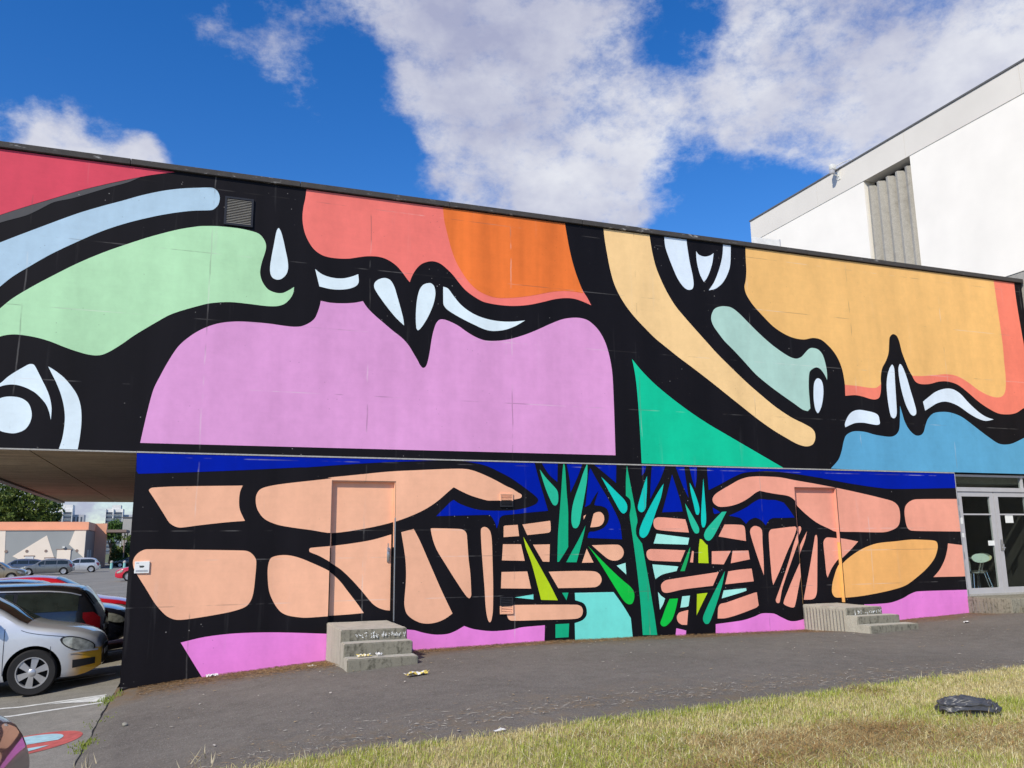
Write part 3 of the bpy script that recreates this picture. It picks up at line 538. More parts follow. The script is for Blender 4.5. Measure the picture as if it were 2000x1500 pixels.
W|painted_sky|blue||0|5.801,3.080! 6.174,3.090! 6.032,2.752 5.887,2.471! 5.875,2.702
W|painted_sky|blue||0|6.269,2.888! 6.399,2.663 6.551,2.426 6.702,2.164 6.789,1.974 6.811,1.856 6.826,1.691! 6.179,1.719! 6.214,1.812 6.319,1.823 6.479,1.881 6.567,1.975 6.593,2.093 6.557,2.200 6.465,2.246 6.359,2.258 6.320,2.269! 6.413,2.508! 6.338,2.423 6.241,2.276! 6.148,2.233 6.163,2.280! 6.206,2.588 6.240,2.827
W|painted_sky|blue||0|6.303,2.978! 6.266,3.068! 6.770,3.081! 6.748,2.644! 6.564,2.786
W|painted_sky|blue||0|7.275,3.094! 7.387,3.097! 7.320,2.849 7.255,2.779!
W|painted_sky|blue||0|7.480,3.099! 7.798,3.108! 7.638,2.756 7.515,2.558 7.403,2.373! 7.420,2.605
W|painted_sky|blue||0|7.862,2.810! 7.940,2.563 8.012,2.317 8.041,2.164! 7.629,2.148! 7.734,2.437
W|painted_sky|blue||0|7.884,3.110! 8.104,3.115! 8.137,2.740 8.175,2.405! 8.059,2.639
W|painted_sky|blue||0|8.188,3.118! 8.393,3.123! 8.361,2.744 8.322,2.580! 8.268,2.742
W|painted_sky|blue|deep blue painted band over the right hand|0|8.585,3.128! 14.493,3.082! 14.476,2.660! 13.912,2.645 13.409,2.631 12.757,2.622 12.284,2.656 11.669,2.726 11.071,2.809 10.485,2.875 9.911,2.912 9.598,2.894 9.350,2.863 9.100,2.769 8.820,2.638 8.601,2.546!
W|painted_sky|blue||0|8.998,2.093! 9.176,2.156 9.395,2.250 9.555,2.341 9.698,2.393 9.867,2.381 10.037,2.376 10.211,2.332! 10.324,2.208 10.432,2.061! 10.124,2.053 9.953,2.051 9.866,2.020 9.777,1.921! 9.683,2.010 9.563,2.056 9.438,2.018 9.351,1.947! 9.300,1.997 9.229,2.053
W|painted_sky|blue||0|8.666,2.234! 8.760,2.185 8.823,2.147! 8.697,2.122 8.675,2.147!
W|painted_hand|peach||0|-0.629,2.449 -0.590,2.467 -0.284,2.488 0.624,2.513! 0.591,2.420 0.584,2.277 0.604,2.153 0.679,2.002! 0.408,1.980 0.077,1.942 -0.184,1.908 -0.266,1.925 -0.342,1.977 -0.422,2.097 -0.511,2.234 -0.609,2.380 -0.638,2.423
W|painted_hand|peach||0|0.818,2.279 0.825,2.386 0.883,2.468 1.021,2.515 1.250,2.555 1.608,2.601 1.919,2.643 1.851,2.649 2.317,2.705 2.795,2.761 3.286,2.795 3.791,2.825 4.049,2.827 4.222,2.790 4.485,2.687 4.750,2.557 4.839,2.523 4.932,2.467 5.006,2.422 4.993,2.376 4.906,2.352 4.759,2.332 4.482,2.326 4.395,2.330 4.135,2.401 3.963,2.473 3.843,2.532! 3.758,2.463 3.541,2.283 3.293,2.138 2.920,1.995 2.492,1.895 1.952,1.821 1.633,1.866 1.363,1.903 1.132,1.948 0.954,2.029 0.853,2.154
W|painted_hand|peach||0|-0.778,1.439 -0.761,1.506 -0.706,1.572 -0.614,1.610 -0.068,1.598 0.682,1.577 0.768,1.553 0.840,1.482 0.864,1.412 0.860,1.220 0.845,0.996 0.816,0.877 0.753,0.793 0.637,0.746 0.473,0.710 0.147,0.663 -0.093,0.639 -0.189,0.646 -0.270,0.679 -0.337,0.731 -0.456,0.867 -0.596,1.086 -0.717,1.272 -0.762,1.356
W|painted_hand|peach||0|1.028,1.304 1.041,1.409 1.073,1.470 1.168,1.500 1.308,1.502 1.468,1.464 1.649,1.390 1.904,1.269 2.016,1.180 2.109,1.088 2.204,0.967 2.362,0.768 2.460,0.631! 2.213,0.618 1.912,0.610 1.616,0.601 1.499,0.611 1.340,0.643 1.234,0.699 1.143,0.814 1.068,0.972 1.039,1.129
W|painted_hand|peach||0|1.612,1.583 1.634,1.605 1.957,1.631 2.263,1.666 2.575,1.717 2.862,1.796! 2.859,0.654! 2.783,0.664 2.673,0.705 2.578,0.776 2.419,0.960 2.261,1.130 2.104,1.275 1.965,1.368 1.765,1.484 1.621,1.545
W|painted_hand|peach||0|3.000,1.828! 3.197,1.877! 3.297,1.696 3.464,1.334 3.631,0.973 3.748,0.737 3.828,0.580! 3.716,0.508 3.585,0.459 3.439,0.443 3.310,0.463 3.181,0.529 3.100,0.607 3.067,0.714 3.062,0.790 3.081,1.049 3.084,1.202 3.074,1.387 3.047,1.574 3.021,1.714
W|painted_finger|peach||0|3.469,1.876 3.493,1.887 3.929,1.875 4.014,1.853 4.057,1.802 4.069,1.706 4.090,1.418 4.119,1.180 4.132,0.944 4.132,0.834 4.098,0.801 4.039,0.852 3.880,1.076 3.712,1.330 3.579,1.536 3.511,1.694
W|painted_finger|peach||0|4.297,1.817 4.306,1.881 4.358,1.906 4.419,1.881 4.462,1.816 4.483,1.686 4.493,1.332 4.499,1.013 4.498,0.776 4.491,0.587 4.470,0.463 4.444,0.422 4.415,0.449 4.388,0.544 4.369,0.701 4.356,0.938 4.337,1.176 4.313,1.495
W|painted_finger|peach||0|4.686,1.909! 4.706,1.925! 4.930,1.938! 4.952,1.757! 4.684,1.741!
W|painted_finger|peach||0|5.012,1.942! 5.504,2.003! 5.511,1.953 5.509,1.838 5.470,1.808 5.095,1.772!
W|painted_finger|peach||0|4.671,1.629! 4.983,1.626! 5.045,1.361! 4.652,1.374!
W|painted_finger|peach||0|5.192,1.617! 5.491,1.619! 5.478,1.338! 5.361,1.344!
W|painted_finger|peach||0|4.643,1.193! 5.086,1.192! 5.148,0.920! 4.631,0.938!
W|painted_finger|peach||0|5.462,1.180! 5.860,1.183 6.271,1.171 6.374,1.127 6.418,1.034 6.381,0.955 6.289,0.912 5.626,0.914!
W|painted_finger|peach||0|4.693,0.675! 5.103,0.668 5.947,0.640 6.035,0.603 6.058,0.524 6.018,0.447 5.916,0.417 5.343,0.422 4.858,0.430 4.762,0.451 4.716,0.561
W|painted_finger|peach||0|6.302,2.116! 6.356,2.144 6.435,2.147 6.492,2.093 6.497,2.010 6.454,1.939 6.374,1.904 6.235,1.893!
W|painted_finger|peach||0|6.117,2.080! 6.165,2.104! 6.116,2.022!
W|painted_finger|peach||0|6.254,1.597! 6.734,1.602 6.813,1.561 6.850,1.479 6.820,1.397 6.738,1.345 6.618,1.342 6.514,1.390
W|painted_finger|peach||0|6.158,1.541! 6.276,1.313! 6.064,1.312!
W|painted_leaf|teal||0|5.334,2.849! 5.438,2.718 5.563,2.591 5.638,2.510 5.661,2.417 5.651,2.300 5.606,2.253 5.556,2.276 5.483,2.415 5.410,2.600
W|painted_stem|dteal||0|5.773,2.984! 5.796,2.890 5.817,2.465 5.835,2.161 5.825,1.767 5.820,1.572! 5.767,1.492 5.649,1.335! 5.618,1.335! 5.641,1.768 5.670,2.045 5.714,2.464 5.748,2.818
W|painted_leaf|teal||0|6.216,2.978! 6.202,2.707 6.140,2.398 6.080,2.139 6.036,1.952 5.982,1.882 5.918,1.894 5.890,1.998 5.905,2.185 5.957,2.373 6.055,2.610 6.140,2.825
W|painted_leaf|dteal||0|6.147,1.921! 6.108,1.766 6.037,1.535 5.966,1.323! 5.780,1.326! 5.868,1.468 6.002,1.674
W|painted_leaf|cyan||0|6.469,2.743! 6.612,2.618 6.768,2.476 6.886,2.369 6.945,2.273 6.938,2.177 6.876,2.124 6.810,2.165 6.709,2.331 6.582,2.546
W|painted_stem|dteal|tall teal painted stem in the middle of the plant|0|6.970,2.952! 7.010,2.721 7.065,2.407 7.109,2.166 7.135,1.998 7.102,1.879 7.105,1.760 7.169,1.664 7.208,1.616! 7.261,1.285 7.334,0.814 7.385,0.464 7.429,0.094! 7.153,0.106! 7.134,0.588 7.101,1.053 7.054,1.523 7.014,1.855 6.989,2.094 7.017,2.238 7.008,2.358 6.929,2.429! 6.941,2.720
W|painted_leaf|cyan||0|7.358,2.776! 7.349,2.580 7.325,2.360 7.304,2.215 7.232,2.147 7.165,2.178 7.154,2.250 7.217,2.432 7.280,2.603
W|painted_leaf|cyan||0|7.683,2.646! 7.620,2.412 7.510,2.167 7.416,1.950 7.325,1.770 7.239,1.711 7.173,1.747 7.169,1.843 7.239,1.998 7.388,2.240 7.554,2.485
W|painted_leaf|cyan||0|8.214,2.671! 8.285,2.542 8.360,2.344 8.389,2.195 8.360,2.109 8.312,2.121 8.270,2.294 8.225,2.517
W|painted_leaf|cyan||0|8.502,2.754! 8.510,2.495 8.518,2.171 8.513,1.998 8.478,1.899 8.433,1.887 8.410,1.973 8.422,2.171 8.466,2.495
W|painted_leaf|teal||0|8.098,2.305! 8.203,2.145 8.308,1.973 8.360,1.862 8.341,1.789 8.269,1.789 8.203,1.900 8.143,2.096
W|painted_leaf|teal||0|8.854,2.160! 8.952,2.165! 8.870,2.047 8.738,1.849 8.626,1.701 8.549,1.653 8.478,1.678 8.454,1.752 8.504,1.850 8.660,1.998
W|painted_stem|lime||0|8.363,1.684! 8.406,1.674 8.487,1.592 8.516,1.580! 8.516,1.263! 8.309,1.271! 8.329,1.508
W|painted_leaf|lime|long lime yellow painted leaf over the left fingers|0|5.026,1.745! 5.117,1.591 5.237,1.387 5.358,1.182 5.478,0.978 5.614,0.722! 5.319,0.738! 5.255,0.984 5.162,1.321 5.068,1.569
W|painted_leaf|green2|bright green painted leaf left of the tall stem|0|6.186,1.584! 6.383,1.392 6.587,1.203 6.792,1.026 6.947,0.906 7.010,0.823 7.019,0.719 6.975,0.628 6.895,0.619 6.805,0.691 6.630,0.949 6.431,1.253 6.281,1.463
W|painted_leaf|dgreen||0|8.160,1.552! 8.125,1.390 8.025,1.140! 7.937,1.137! 8.042,1.343
W|painted_leaf|dteal||0|8.844,1.123! 8.776,0.894 8.655,0.609 8.539,0.374 8.459,0.247 8.387,0.238 8.341,0.311 8.369,0.404 8.545,0.684 8.705,0.920
W|painted_leaf|green2||0|7.698,0.679! 7.864,0.681! 7.814,0.519 7.729,0.335 7.606,0.236 7.537,0.234 7.499,0.286 7.545,0.389 7.622,0.549
W|painted_stem|lime||0|8.248,0.745! 8.463,0.758! 8.337,0.571 8.218,0.386!
W|painted_leaf|dteal||0|5.692,0.838! 5.806,0.839! 5.767,0.719!
W|painted_stem|dteal||0|5.563,0.347! 5.806,0.348! 5.790,0.135! 5.559,0.134!
W|painted_water|turq|turquoise painted block under the fingers|0|5.920,0.831! 6.625,0.823 6.638,0.815! 6.801,0.600 6.938,0.389! 6.962,0.070! 5.906,0.074! 5.906,0.351! 6.042,0.390 6.120,0.465 6.124,0.577 6.075,0.658 5.974,0.699 5.924,0.714!
W|painted_water|turq||0|4.862,0.790! 5.056,0.812 5.186,0.831! 5.185,0.749!
W|painted_water|pmint||0|7.499,1.781! 8.149,1.705! 8.113,1.588! 7.433,1.614!
W|painted_water|pmint||0|7.391,1.263! 7.644,1.242 7.900,1.219! 7.862,1.143! 7.581,1.090 7.440,1.017! 7.417,1.117
W|painted_water|pmint||0|6.875,1.298! 6.883,1.105! 6.798,1.176 6.708,1.254!
W|painted_water|pmint||0|7.478,0.803! 7.535,0.738 7.610,0.689! 7.569,0.597 7.502,0.506!
W|painted_water|pmint||0|7.950,0.714! 8.105,0.721! 8.067,0.550! 8.024,0.535 7.903,0.527!
W|painted_water|pmint||0|8.798,0.790! 9.266,0.816! 9.268,0.772 8.893,0.685! 8.745,0.654!
W|painted_hand|rose||0|8.670,2.384 8.720,2.460 8.843,2.537 9.029,2.628 9.249,2.733 9.436,2.788 9.653,2.810 9.903,2.810 10.188,2.798 10.475,2.756 11.059,2.680 11.655,2.591 12.264,2.488 12.574,2.429 12.792,2.381 12.911,2.307 12.955,2.195 12.940,2.021 12.876,1.898 12.723,1.824 12.496,1.781 11.875,1.791 11.419,1.801 11.275,1.854 10.989,1.973 10.712,2.163 10.496,2.351 10.388,2.433 10.275,2.467 10.076,2.489 9.878,2.515 9.695,2.547! 9.599,2.507 9.406,2.390 9.187,2.300 8.973,2.256 8.795,2.252 8.695,2.309
W|painted_hand|rose||0|13.072,2.170 13.120,2.296 13.246,2.384 13.415,2.423 14.471,2.437! 14.478,1.787! 13.794,1.795 13.204,1.810 13.113,1.860 13.079,1.971
W|painted_hand|gold|golden orange painted palm|0|11.226,0.750 11.264,0.889 11.413,1.166 11.641,1.328 11.962,1.478 12.314,1.571 12.792,1.608 13.181,1.637 13.539,1.627 13.736,1.615 13.824,1.582 13.832,1.470 13.722,1.272 13.498,1.079 13.181,0.891 12.942,0.776 12.680,0.711 12.204,0.641 11.742,0.596 11.381,0.584 11.278,0.598 11.227,0.669
W|painted_hand|rose||0|14.111,1.554! 14.479,1.518! 14.473,0.905! 13.645,0.909! 13.823,1.048 13.983,1.243 14.079,1.442
W|painted_hand|rose||0|11.114,1.594 11.167,1.676 11.258,1.692 11.556,1.661 11.864,1.611! 11.654,1.446 11.425,1.284 11.259,1.122 11.147,0.954! 11.125,1.031 11.118,1.335
W|painted_finger|rose||0|10.935,1.725 10.971,1.737 10.980,1.642 10.931,1.175 10.879,0.714 10.825,0.601 10.735,0.569 10.562,0.570! 10.643,0.812 10.765,1.178 10.893,1.596
W|painted_finger|rose||0|10.752,1.808! 10.693,1.645 10.588,1.459 10.512,1.321! 10.491,1.414! 10.601,1.599
W|painted_finger|rose||0|10.508,1.286! 10.492,1.045! 10.414,0.818 10.316,0.526 10.266,0.449 10.128,0.476 10.049,0.535 10.183,0.779 10.349,1.048
W|painted_finger|rose||0|10.540,1.880 10.615,1.898 10.623,1.832 10.471,1.600 10.248,1.187 10.043,0.783 9.966,0.549 9.910,0.539 9.887,0.596 9.987,0.784 10.191,1.188 10.403,1.647
W|painted_finger|rose||0|9.831,1.766 9.879,1.840 9.994,1.858 10.426,1.896 10.457,1.856 10.379,1.694 10.213,1.441 10.014,1.100 9.853,0.855! 9.835,0.968 9.825,1.354
W|painted_finger|rose||0|9.427,1.796 9.458,1.871 9.537,1.909 9.642,1.883 9.689,1.820 9.682,1.618 9.680,1.293 9.665,1.032! 9.591,1.244 9.493,1.545
W|painted_finger|rose||0|7.461,2.022 7.561,2.063 8.087,2.027! 8.119,1.924 8.146,1.797! 7.758,1.823 7.508,1.853 7.450,1.914
W|painted_finger|rose||0|7.297,1.485 7.368,1.520 8.057,1.492! 7.949,1.297! 7.592,1.314 7.345,1.335 7.288,1.402
W|painted_finger|rose||0|8.193,1.481! 8.227,1.473! 8.201,1.280! 8.138,1.286!
W|painted_finger|rose||0|8.596,1.469! 8.993,1.471! 8.829,1.238! 8.581,1.250!
W|painted_finger|rose||0|9.031,1.471! 9.366,1.472! 9.385,1.317! 8.977,1.255!
W|painted_finger|rose||0|8.892,1.935! 9.100,1.935 9.280,1.922 9.321,1.872 9.328,1.641! 8.753,1.725!
W|painted_finger|rose||0|7.544,0.914 7.617,0.982 7.715,1.004 8.718,1.109! 8.580,0.875! 7.985,0.831 7.662,0.781 7.566,0.807
W|painted_finger|rose||0|8.914,1.114! 9.162,1.141 9.411,1.154! 9.439,0.931! 8.834,0.893!
W|painted_finger|rose||0|8.661,0.489 8.709,0.559 8.827,0.579 9.430,0.730 9.490,0.736! 9.511,0.508! 9.454,0.473 9.106,0.377 8.809,0.317 8.641,0.318!
W|painted_finger|rose||0|7.825,0.378 7.879,0.446 8.057,0.482! 8.020,0.235! 7.910,0.246 7.843,0.296
W|painted_ground|pink|pink paint at the foot of the wall left of the first steps|0|-0.095,0.333! 0.216,0.394 0.625,0.424 1.188,0.413 1.979,0.356! 2.002,-0.414! 0.359,-0.388! 0.205,-0.140!
W|painted_ground|pink|pink paint at the foot of the wall right of the first steps|0|3.055,0.380! 3.127,0.368 3.231,0.353 3.359,0.313 3.554,0.275 3.749,0.277 3.881,0.317 4.017,0.384! 4.164,0.333 4.384,0.295 4.554,0.285 4.813,0.296 4.976,0.324 5.378,0.339! 5.358,-0.052! 3.063,-0.227!
W|painted_ground|pink||0|7.804,0.188! 7.891,0.170 7.996,0.143! 7.979,-0.001! 7.772,0.009!
W|painted_ground|pink|pink paint at the foot of the wall left of the second steps|0|8.595,0.225! 8.862,0.243 9.156,0.267 9.397,0.318 9.551,0.366 9.702,0.368 9.839,0.352 9.972,0.292 10.134,0.223 10.245,0.207 10.387,0.220 10.619,0.267! 10.616,-0.070! 8.575,-0.076!
W|painted_ground|pink|pink paint at the foot of the wall beside the glass doors|0|11.876,0.447! 12.212,0.447 12.524,0.461 12.815,0.528 13.015,0.605 13.213,0.648 14.478,0.644! 14.479,0.046! 11.824,-0.010!"""
COLNAME = {'blue': 'deep blue', 'peach': 'peach', 'rose': 'rose', 'teal': 'teal', 'dteal': 'dark teal', 'cyan': 'bright cyan', 'lime': 'lime', 'dgreen': 'green', 'green2': 'bright green', 'turq': 'turquoise', 'pmint': 'pale mint', 'pink': 'pink'}
UR = (XL, XR, Z1 + .001, ZT - .02); LR = (-.83, XE, -.7, 2.954)
for ln in SHAPES.strip().split('\n'):
    wl_, nm, col, lab, lay, pts = ln.split('|')
    P = []
    for t in pts.split():
        c = t.endswith('!'); x, z = t.rstrip('!').split(','); P.append((float(x), float(z), c))
    poly = cr(P)
    q = [poly[0]]
    for p in poly[1:]:
        if math.hypot(p[0] - q[-1][0], p[1] - q[-1][1]) > .004: q.append(p)
    tris = tessellate_polygon([[Vector((x, z, 0)) for x, z in q]])
    off = .003 + .002 * int(lay); mb = MB(); dmb = (MB(), MB())
    def put(poly, y, mb=mb):
        a = sum(poly[i][0] * poly[(i + 1) % len(poly)][1] - poly[(i + 1) % len(poly)][0] * poly[i][1] for i in range(len(poly)))
        if abs(a) < 1e-7: return
        if a < 0: poly = poly[::-1]
        mb.add([(x, y, z) for x, z in poly], [tuple(range(len(poly)))])
    for t in tris:
        tri = clip_rect([q[i] for i in t], UR if wl_ == 'U' else LR)
        if not tri: continue
        if wl_ == 'U': put(tri, 13 - off); continue
        rest = [tri]
        for d in (D1, D2):
            nx = []
            for r in rest:
                if max(p[0] for p in r) < d[0] or min(p[0] for p in r) > d[1]: nx.append(r); continue
                ins = clip_rect(r, (d[0] + .016, d[1] - .016, .5, d[3] - .016))
                if ins: put(ins, 13.08 - off, dmb[0 if d is D1 else 1])
                nx += clip_out(r, (d[0], d[1], .5, d[3]))
            rest = nx
        for r in rest: put(r, 13 - off)
    for k_ in (0, 1):
        if dmb[k_].f: part(dmb[k_], nm, PM[col], parent=DOORS[k_])
    o = part(mb, nm, PM[col])
    if lab: o['label'] = lab
    elif col in COLNAME and nm in ('painted_leaf', 'painted_stem', 'painted_water', 'painted_hand'): o['label'] = COLNAME[col] + ' ' + nm.replace('_', ' ')
# vents
def vent(x0, x1, z0, z1, n, mats, split=None):
    fr = .03 if x1 - x0 > .3 else .018
    zs_ = split[0] if split[0] else z0 + fr
    lo, hi = (mats[0], mats[1]) if split[0] else (mats[0], mats[0])
    v = part(MB().box(x0, x1, 12.972, 12.997, z1 - fr, z1, 1).box(x0, x1, 12.972, 12.997, z0, z0 + fr).box(x0, x0 + fr, 12.973, 12.997, z0 + fr, zs_).box(x1 - fr, x1, 12.973, 12.997, z0 + fr, zs_).box(x0, x0 + fr, 12.973, 12.997, zs_, z1 - fr, 1).box(x1 - fr, x1, 12.973, 12.997, zs_, z1 - fr, 1).box(x0 + fr, x1 - fr, 12.992, 12.998, z0 + fr, zs_).box(x0 + fr, x1 - fr, 12.992, 12.998, zs_, z1 - fr, 1), 'wall_vent', [lo, hi])
    pitch = (z1 - z0 - 2 * fr) / n
    for i in range(n):
        z = z0 + fr + (i + .5) * pitch
        mt = mats[1] if (split[0] == 0 or z > split[0]) else mats[0]
        s = part(MB().add([(x0 + fr, 12.974, z - pitch * .30), (x1 - fr, 12.974, z - pitch * .30), (x1 - fr, 12.988, z + pitch * .30), (x0 + fr, 12.988, z + pitch * .30), (x0 + fr, 12.977, z - pitch * .36), (x1 - fr, 12.977, z - pitch * .36), (x1 - fr, 12.991, z + pitch * .24), (x0 + fr, 12.991, z + pitch * .24)],
            [(0, 1, 2, 3), (7, 6, 5, 4), (0, 4, 5, 1), (3, 2, 6, 7), (0, 3, 7, 4), (1, 5, 6, 2)]), 'slat', mt, parent=v)
m_ventslat = simple('vent_slat', (.30, .29, .26), .5, .3, .1)
vent(.155, .58, 6.50, 6.96, 15, (m_vent, m_ventslat), (0, False))
vent(4.625, 4.845, 2.225, 2.44, 8, (m_vent, PM['peach']), (2.322, False))
vent(4.61, 4.83, .54, .80, 9, (PM['peach'], m_vent), (.665, False))
# entrance
en = part(MB().box(14.50, 14.585, 13.08, 13.16, .5, 2.95).box(14.585, XR - .03, 13.08, 13.16, 2.905, 2.95).box(14.585, XR - .03, 13.07, 13.16, 2.60, 2.685).box(16.60, 16.66, 13.08, 13.16, .5, 2.60).box(XR - .09, XR - .03, 13.08, 13.16, .5, 2.9).box(16.43, 16.49, 13.085, 13.15, 2.685, 2.905).box(14.485, 14.5, 13.0, 13.2, .45, 2.955), 'entrance_frame', m_alu)
def pane(x0, x1, z0, z1, parent):
    o = part(MB().box(x0, x1, 13.115, 13.121, z0, z1), 'pane', m_glass, parent=parent); return o
def sub(mb, name, mat, parent, smooth=None, label=None):
    o = mb.build(name, mat, None, smooth); o.parent = parent
    if label: o['label'] = label
    return o
pane(14.586, 16.429, 2.686, 2.904, en); pane(16.491, XR - .091, 2.686, 2.904, en); pane(16.661, XR - .091, .52, 2.599, en)
m_paper = simple('paper', (.78, .80, .78), .8, var=.05)
for i, (x0, x1) in enumerate(((14.595, 15.59), (15.605, 16.595))):
    lf = part(MB().box(x0, x0 + .115, 13.09, 13.15, .55, 2.595).box(x1 - .10, x1, 13.09, 13.15, .55, 2.595).box(x0 + .115, x1 - .10, 13.09, 13.15, 2.50, 2.595).box(x0 + .115, x1 - .10, 13.09, 13.15, .55, .66).box(x0 + .115, x1 - .10, 13.10, 13.14, 2.12, 2.15), 'glass_door', m_alu)
    pane(x0 + .116, x1 - .101, .661, 2.119, lf); pane(x0 + .116, x1 - .101, 2.151, 2.499, lf)
    if i == 0:
        for z in (2.40, 2.14, 1.32, .58): sub(MB().tube([(x0 - .005, 13.075, z - .05), (x0 - .005, 13.075, z + .06)], .014, 8), 'hinge', m_steel, lf, 40)
        sub(MB().box(x0 + .02, x0 + .08, 13.086, 13.0895, 1.94, 2.07).box(x0 + .02, x0 + .075, 13.086, 13.0895, 1.67, 1.755), 'sticker', m_paper, lf)
        sub(MB().box(15.33, 15.50, 13.108, 13.1135, 1.50, 1.60), 'notice', m_paper, lf)
    else:
        sub(MB().box(x0 + .02, x0 + .085, 13.07, 13.09, 1.40, 1.62, ch=.004).tube([(x0 + .05, 13.08, 1.52), (x0 + .05, 13.03, 1.52), (x0 + .05, 13.03, 1.40)], .011, 8).tube([(x0 + .05, 13.08, 1.45), (x0 + .1, 13.03, 1.45)], .011, 8), 'handle', m_steel, lf, 40)
        sub(MB().box(x0 + .28, x0 + .50, 13.108, 13.1135, 1.96, 2.15), 'notice', m_paper, lf)
# room behind the glass
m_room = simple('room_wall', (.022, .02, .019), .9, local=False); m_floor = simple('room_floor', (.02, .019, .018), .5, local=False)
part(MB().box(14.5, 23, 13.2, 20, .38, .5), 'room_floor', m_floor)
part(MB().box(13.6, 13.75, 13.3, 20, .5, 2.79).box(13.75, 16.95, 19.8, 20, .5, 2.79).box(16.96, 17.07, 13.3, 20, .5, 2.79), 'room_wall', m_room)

# ------------------------------------------------------------------ steps
m_graf = simple('white_scribble', (.85, .87, .85), .8, var=.25, s=60, local=False)
def steps(name, label, x0, x1, ys, zs, grow, graf_seed):
    """ys: front of platform, 2nd, 3rd tread; zs: heights"""
    r = empty(name, ((x0 + x1) / 2, 13, 0)); tag(r, label, 'steps', 'concrete door steps')
    inv = Matrix.Translation(r.location).inverted()
    back = 12.992
    for i, (y, z) in enumerate(zip(ys, zs)):
        zb = -.4 if i == len(ys) - 1 else -.4
        bm = bmesh.new(); bmesh.ops.create_cube(bm, size=1)
        xa, xb = x0 - grow * i * .25, x1 + grow * i
        yb = back if i == 0 else ys[i - 1] - .003
        for v in bm.verts: v.co = Vector(((xa + xb) / 2 + v.co.x * (xb - xa), (y + yb) / 2 + v.co.y * (yb - y), (z - .45) / 2 + v.co.z * (z + .45)))
        bmesh.ops.subdivide_edges(bm, edges=bm.edges[:], cuts=9, use_grid_fill=True)
        bmesh.ops.bevel(bm, geom=[e for e in bm.edges if e.calc_face_angle(0) > .8], offset=.012, segments=2, affect='EDGES')
        for v in bm.verts:
            n = noise.noise(v.co * 7) * .006 + noise.noise(v.co * 23) * .004
            v.co += Vector((n, n * (1 if v.co.y < yb - .05 else 0), noise.noise(v.co * 9 + Vector((5, 5, 5))) * .004))
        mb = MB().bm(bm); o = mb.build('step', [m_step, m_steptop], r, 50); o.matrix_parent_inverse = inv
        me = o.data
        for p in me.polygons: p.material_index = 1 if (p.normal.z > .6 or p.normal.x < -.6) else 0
    # scratched white scribble along the top riser
    rr = random.Random(graf_seed); mb = MB(); y = ys[0] - .021
    def stroke(ax, az, bx, bz, w=.006):
        d = Vector((bx - ax, bz - az)); n = Vector((-d.y, d.x)).normalized() * w
        mb.add([(ax - n.x, y, az - n.y), (bx - n.x, y, bz - n.y), (bx + n.x, y, bz + n.y), (ax + n.x, y, az + n.y)], [(0, 1, 2, 3)])
    xx = x0 + (x1 - x0) * .22; zc = zs[0] - .075
    while xx < x0 + (x1 - x0) * .97:
        if rr.random() < .8:
            hh = rr.uniform(.02, .05)
            for _ in range(rr.randint(2, 4)):
                stroke(xx + rr.uniform(-.012, .02), zc + rr.uniform(-hh, hh), xx + rr.uniform(-.01, .03), zc + rr.uniform(-hh, hh), rr.uniform(.002, .005))
        xx += rr.uniform(.028, .05)
    o = mb.build('scribble', m_graf, r); o['kind'] = 'stuff'; o.matrix_parent_inverse = inv
    return r
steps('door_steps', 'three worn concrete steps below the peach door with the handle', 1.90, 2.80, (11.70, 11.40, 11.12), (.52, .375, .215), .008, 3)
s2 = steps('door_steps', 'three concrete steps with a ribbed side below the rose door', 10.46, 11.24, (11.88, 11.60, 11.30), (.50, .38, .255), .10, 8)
rb = MB()
for i in range(13):
    y = 12.95 - i * .083; rb.add([(10.432, y, .47 - .02 * (i % 2)), (10.432, y - .016, .47), (10.432, y - .03, .10), (10.432, y - .014, .10)], [(0, 1, 2, 3)])
m_ribline = simple('board_mark', (.22, .215, .19), .9)
o = rb.build('board_mark', m_ribline, s2); o.matrix_parent_inverse = Matrix.Translation(s2.location).inverted()
en2 = empty('entrance_steps', (15.8, 13, 0)); tag(en2, 'wide concrete landing and step in front of the glass doors', 'steps')
inv = Matrix.Translation(en2.location).inverted()
for (x0, x1, y0, y1, z1) in ((14.47, 19, 12.02, 13.06, .515), (14.66, 19, 11.72, 12.017, .37)):
    o = MB().box(x0, x1, y0, y1, -.3, z1, ch=.015).build('step', m_step if y0 > 12 else m_step, en2, 50); o.matrix_parent_inverse = inv
rb = MB()
for i in range(8):
    y = 12.98 - i * .08; rb.add([(14.463, y, .42), (14.463, y - .016, .42), (14.463, y - .03, .24), (14.463, y - .014, .24)], [(0, 1, 2, 3)])
o = rb.build('board_mark', m_ribline, en2); o.matrix_parent_inverse = inv
# door plinth under glass door sits in the building
part(MB().box(14.5, XR, 13.07, 13.199, .38, .549), 'threshold', m_lip)

# plaque
pq = MB().box(-.752, -.562, 12.975, 12.996, 1.285, 1.445, ch=.003).build('wall_plaque', m_paper); tag(pq, 'small white plaque with a dark picture near the left corner', 'plaque')
m_ink = simple('ink', (.05, .06, .06), .8, var=.4, s=40); m_ink2 = simple('faint_ink', (.35, .36, .38), .8)
mb = MB(); pts = [(-.665 + .03 * math.cos(a) * (1 + .3 * math.sin(3 * a + 1)), 1.375 + .02 * math.sin(a) * (1 + .35 * math.cos(2 * a))) for a in np.linspace(0, 2 * math.pi, 24, endpoint=False)]
mb.add([(x, 12.9735, z) for x, z in pts], [tuple(range(24))])
mb.build('picture', m_ink, pq)
mb = MB()
for i in range(3): mb.box(-.735, -.58, 12.972, 12.9745, 1.306 + i * .01, 1.310 + i * .01)
mb.box(-.735, -.70, 12.972, 12.9745, 1.422, 1.428); mb.build('text_line', m_ink2, pq)
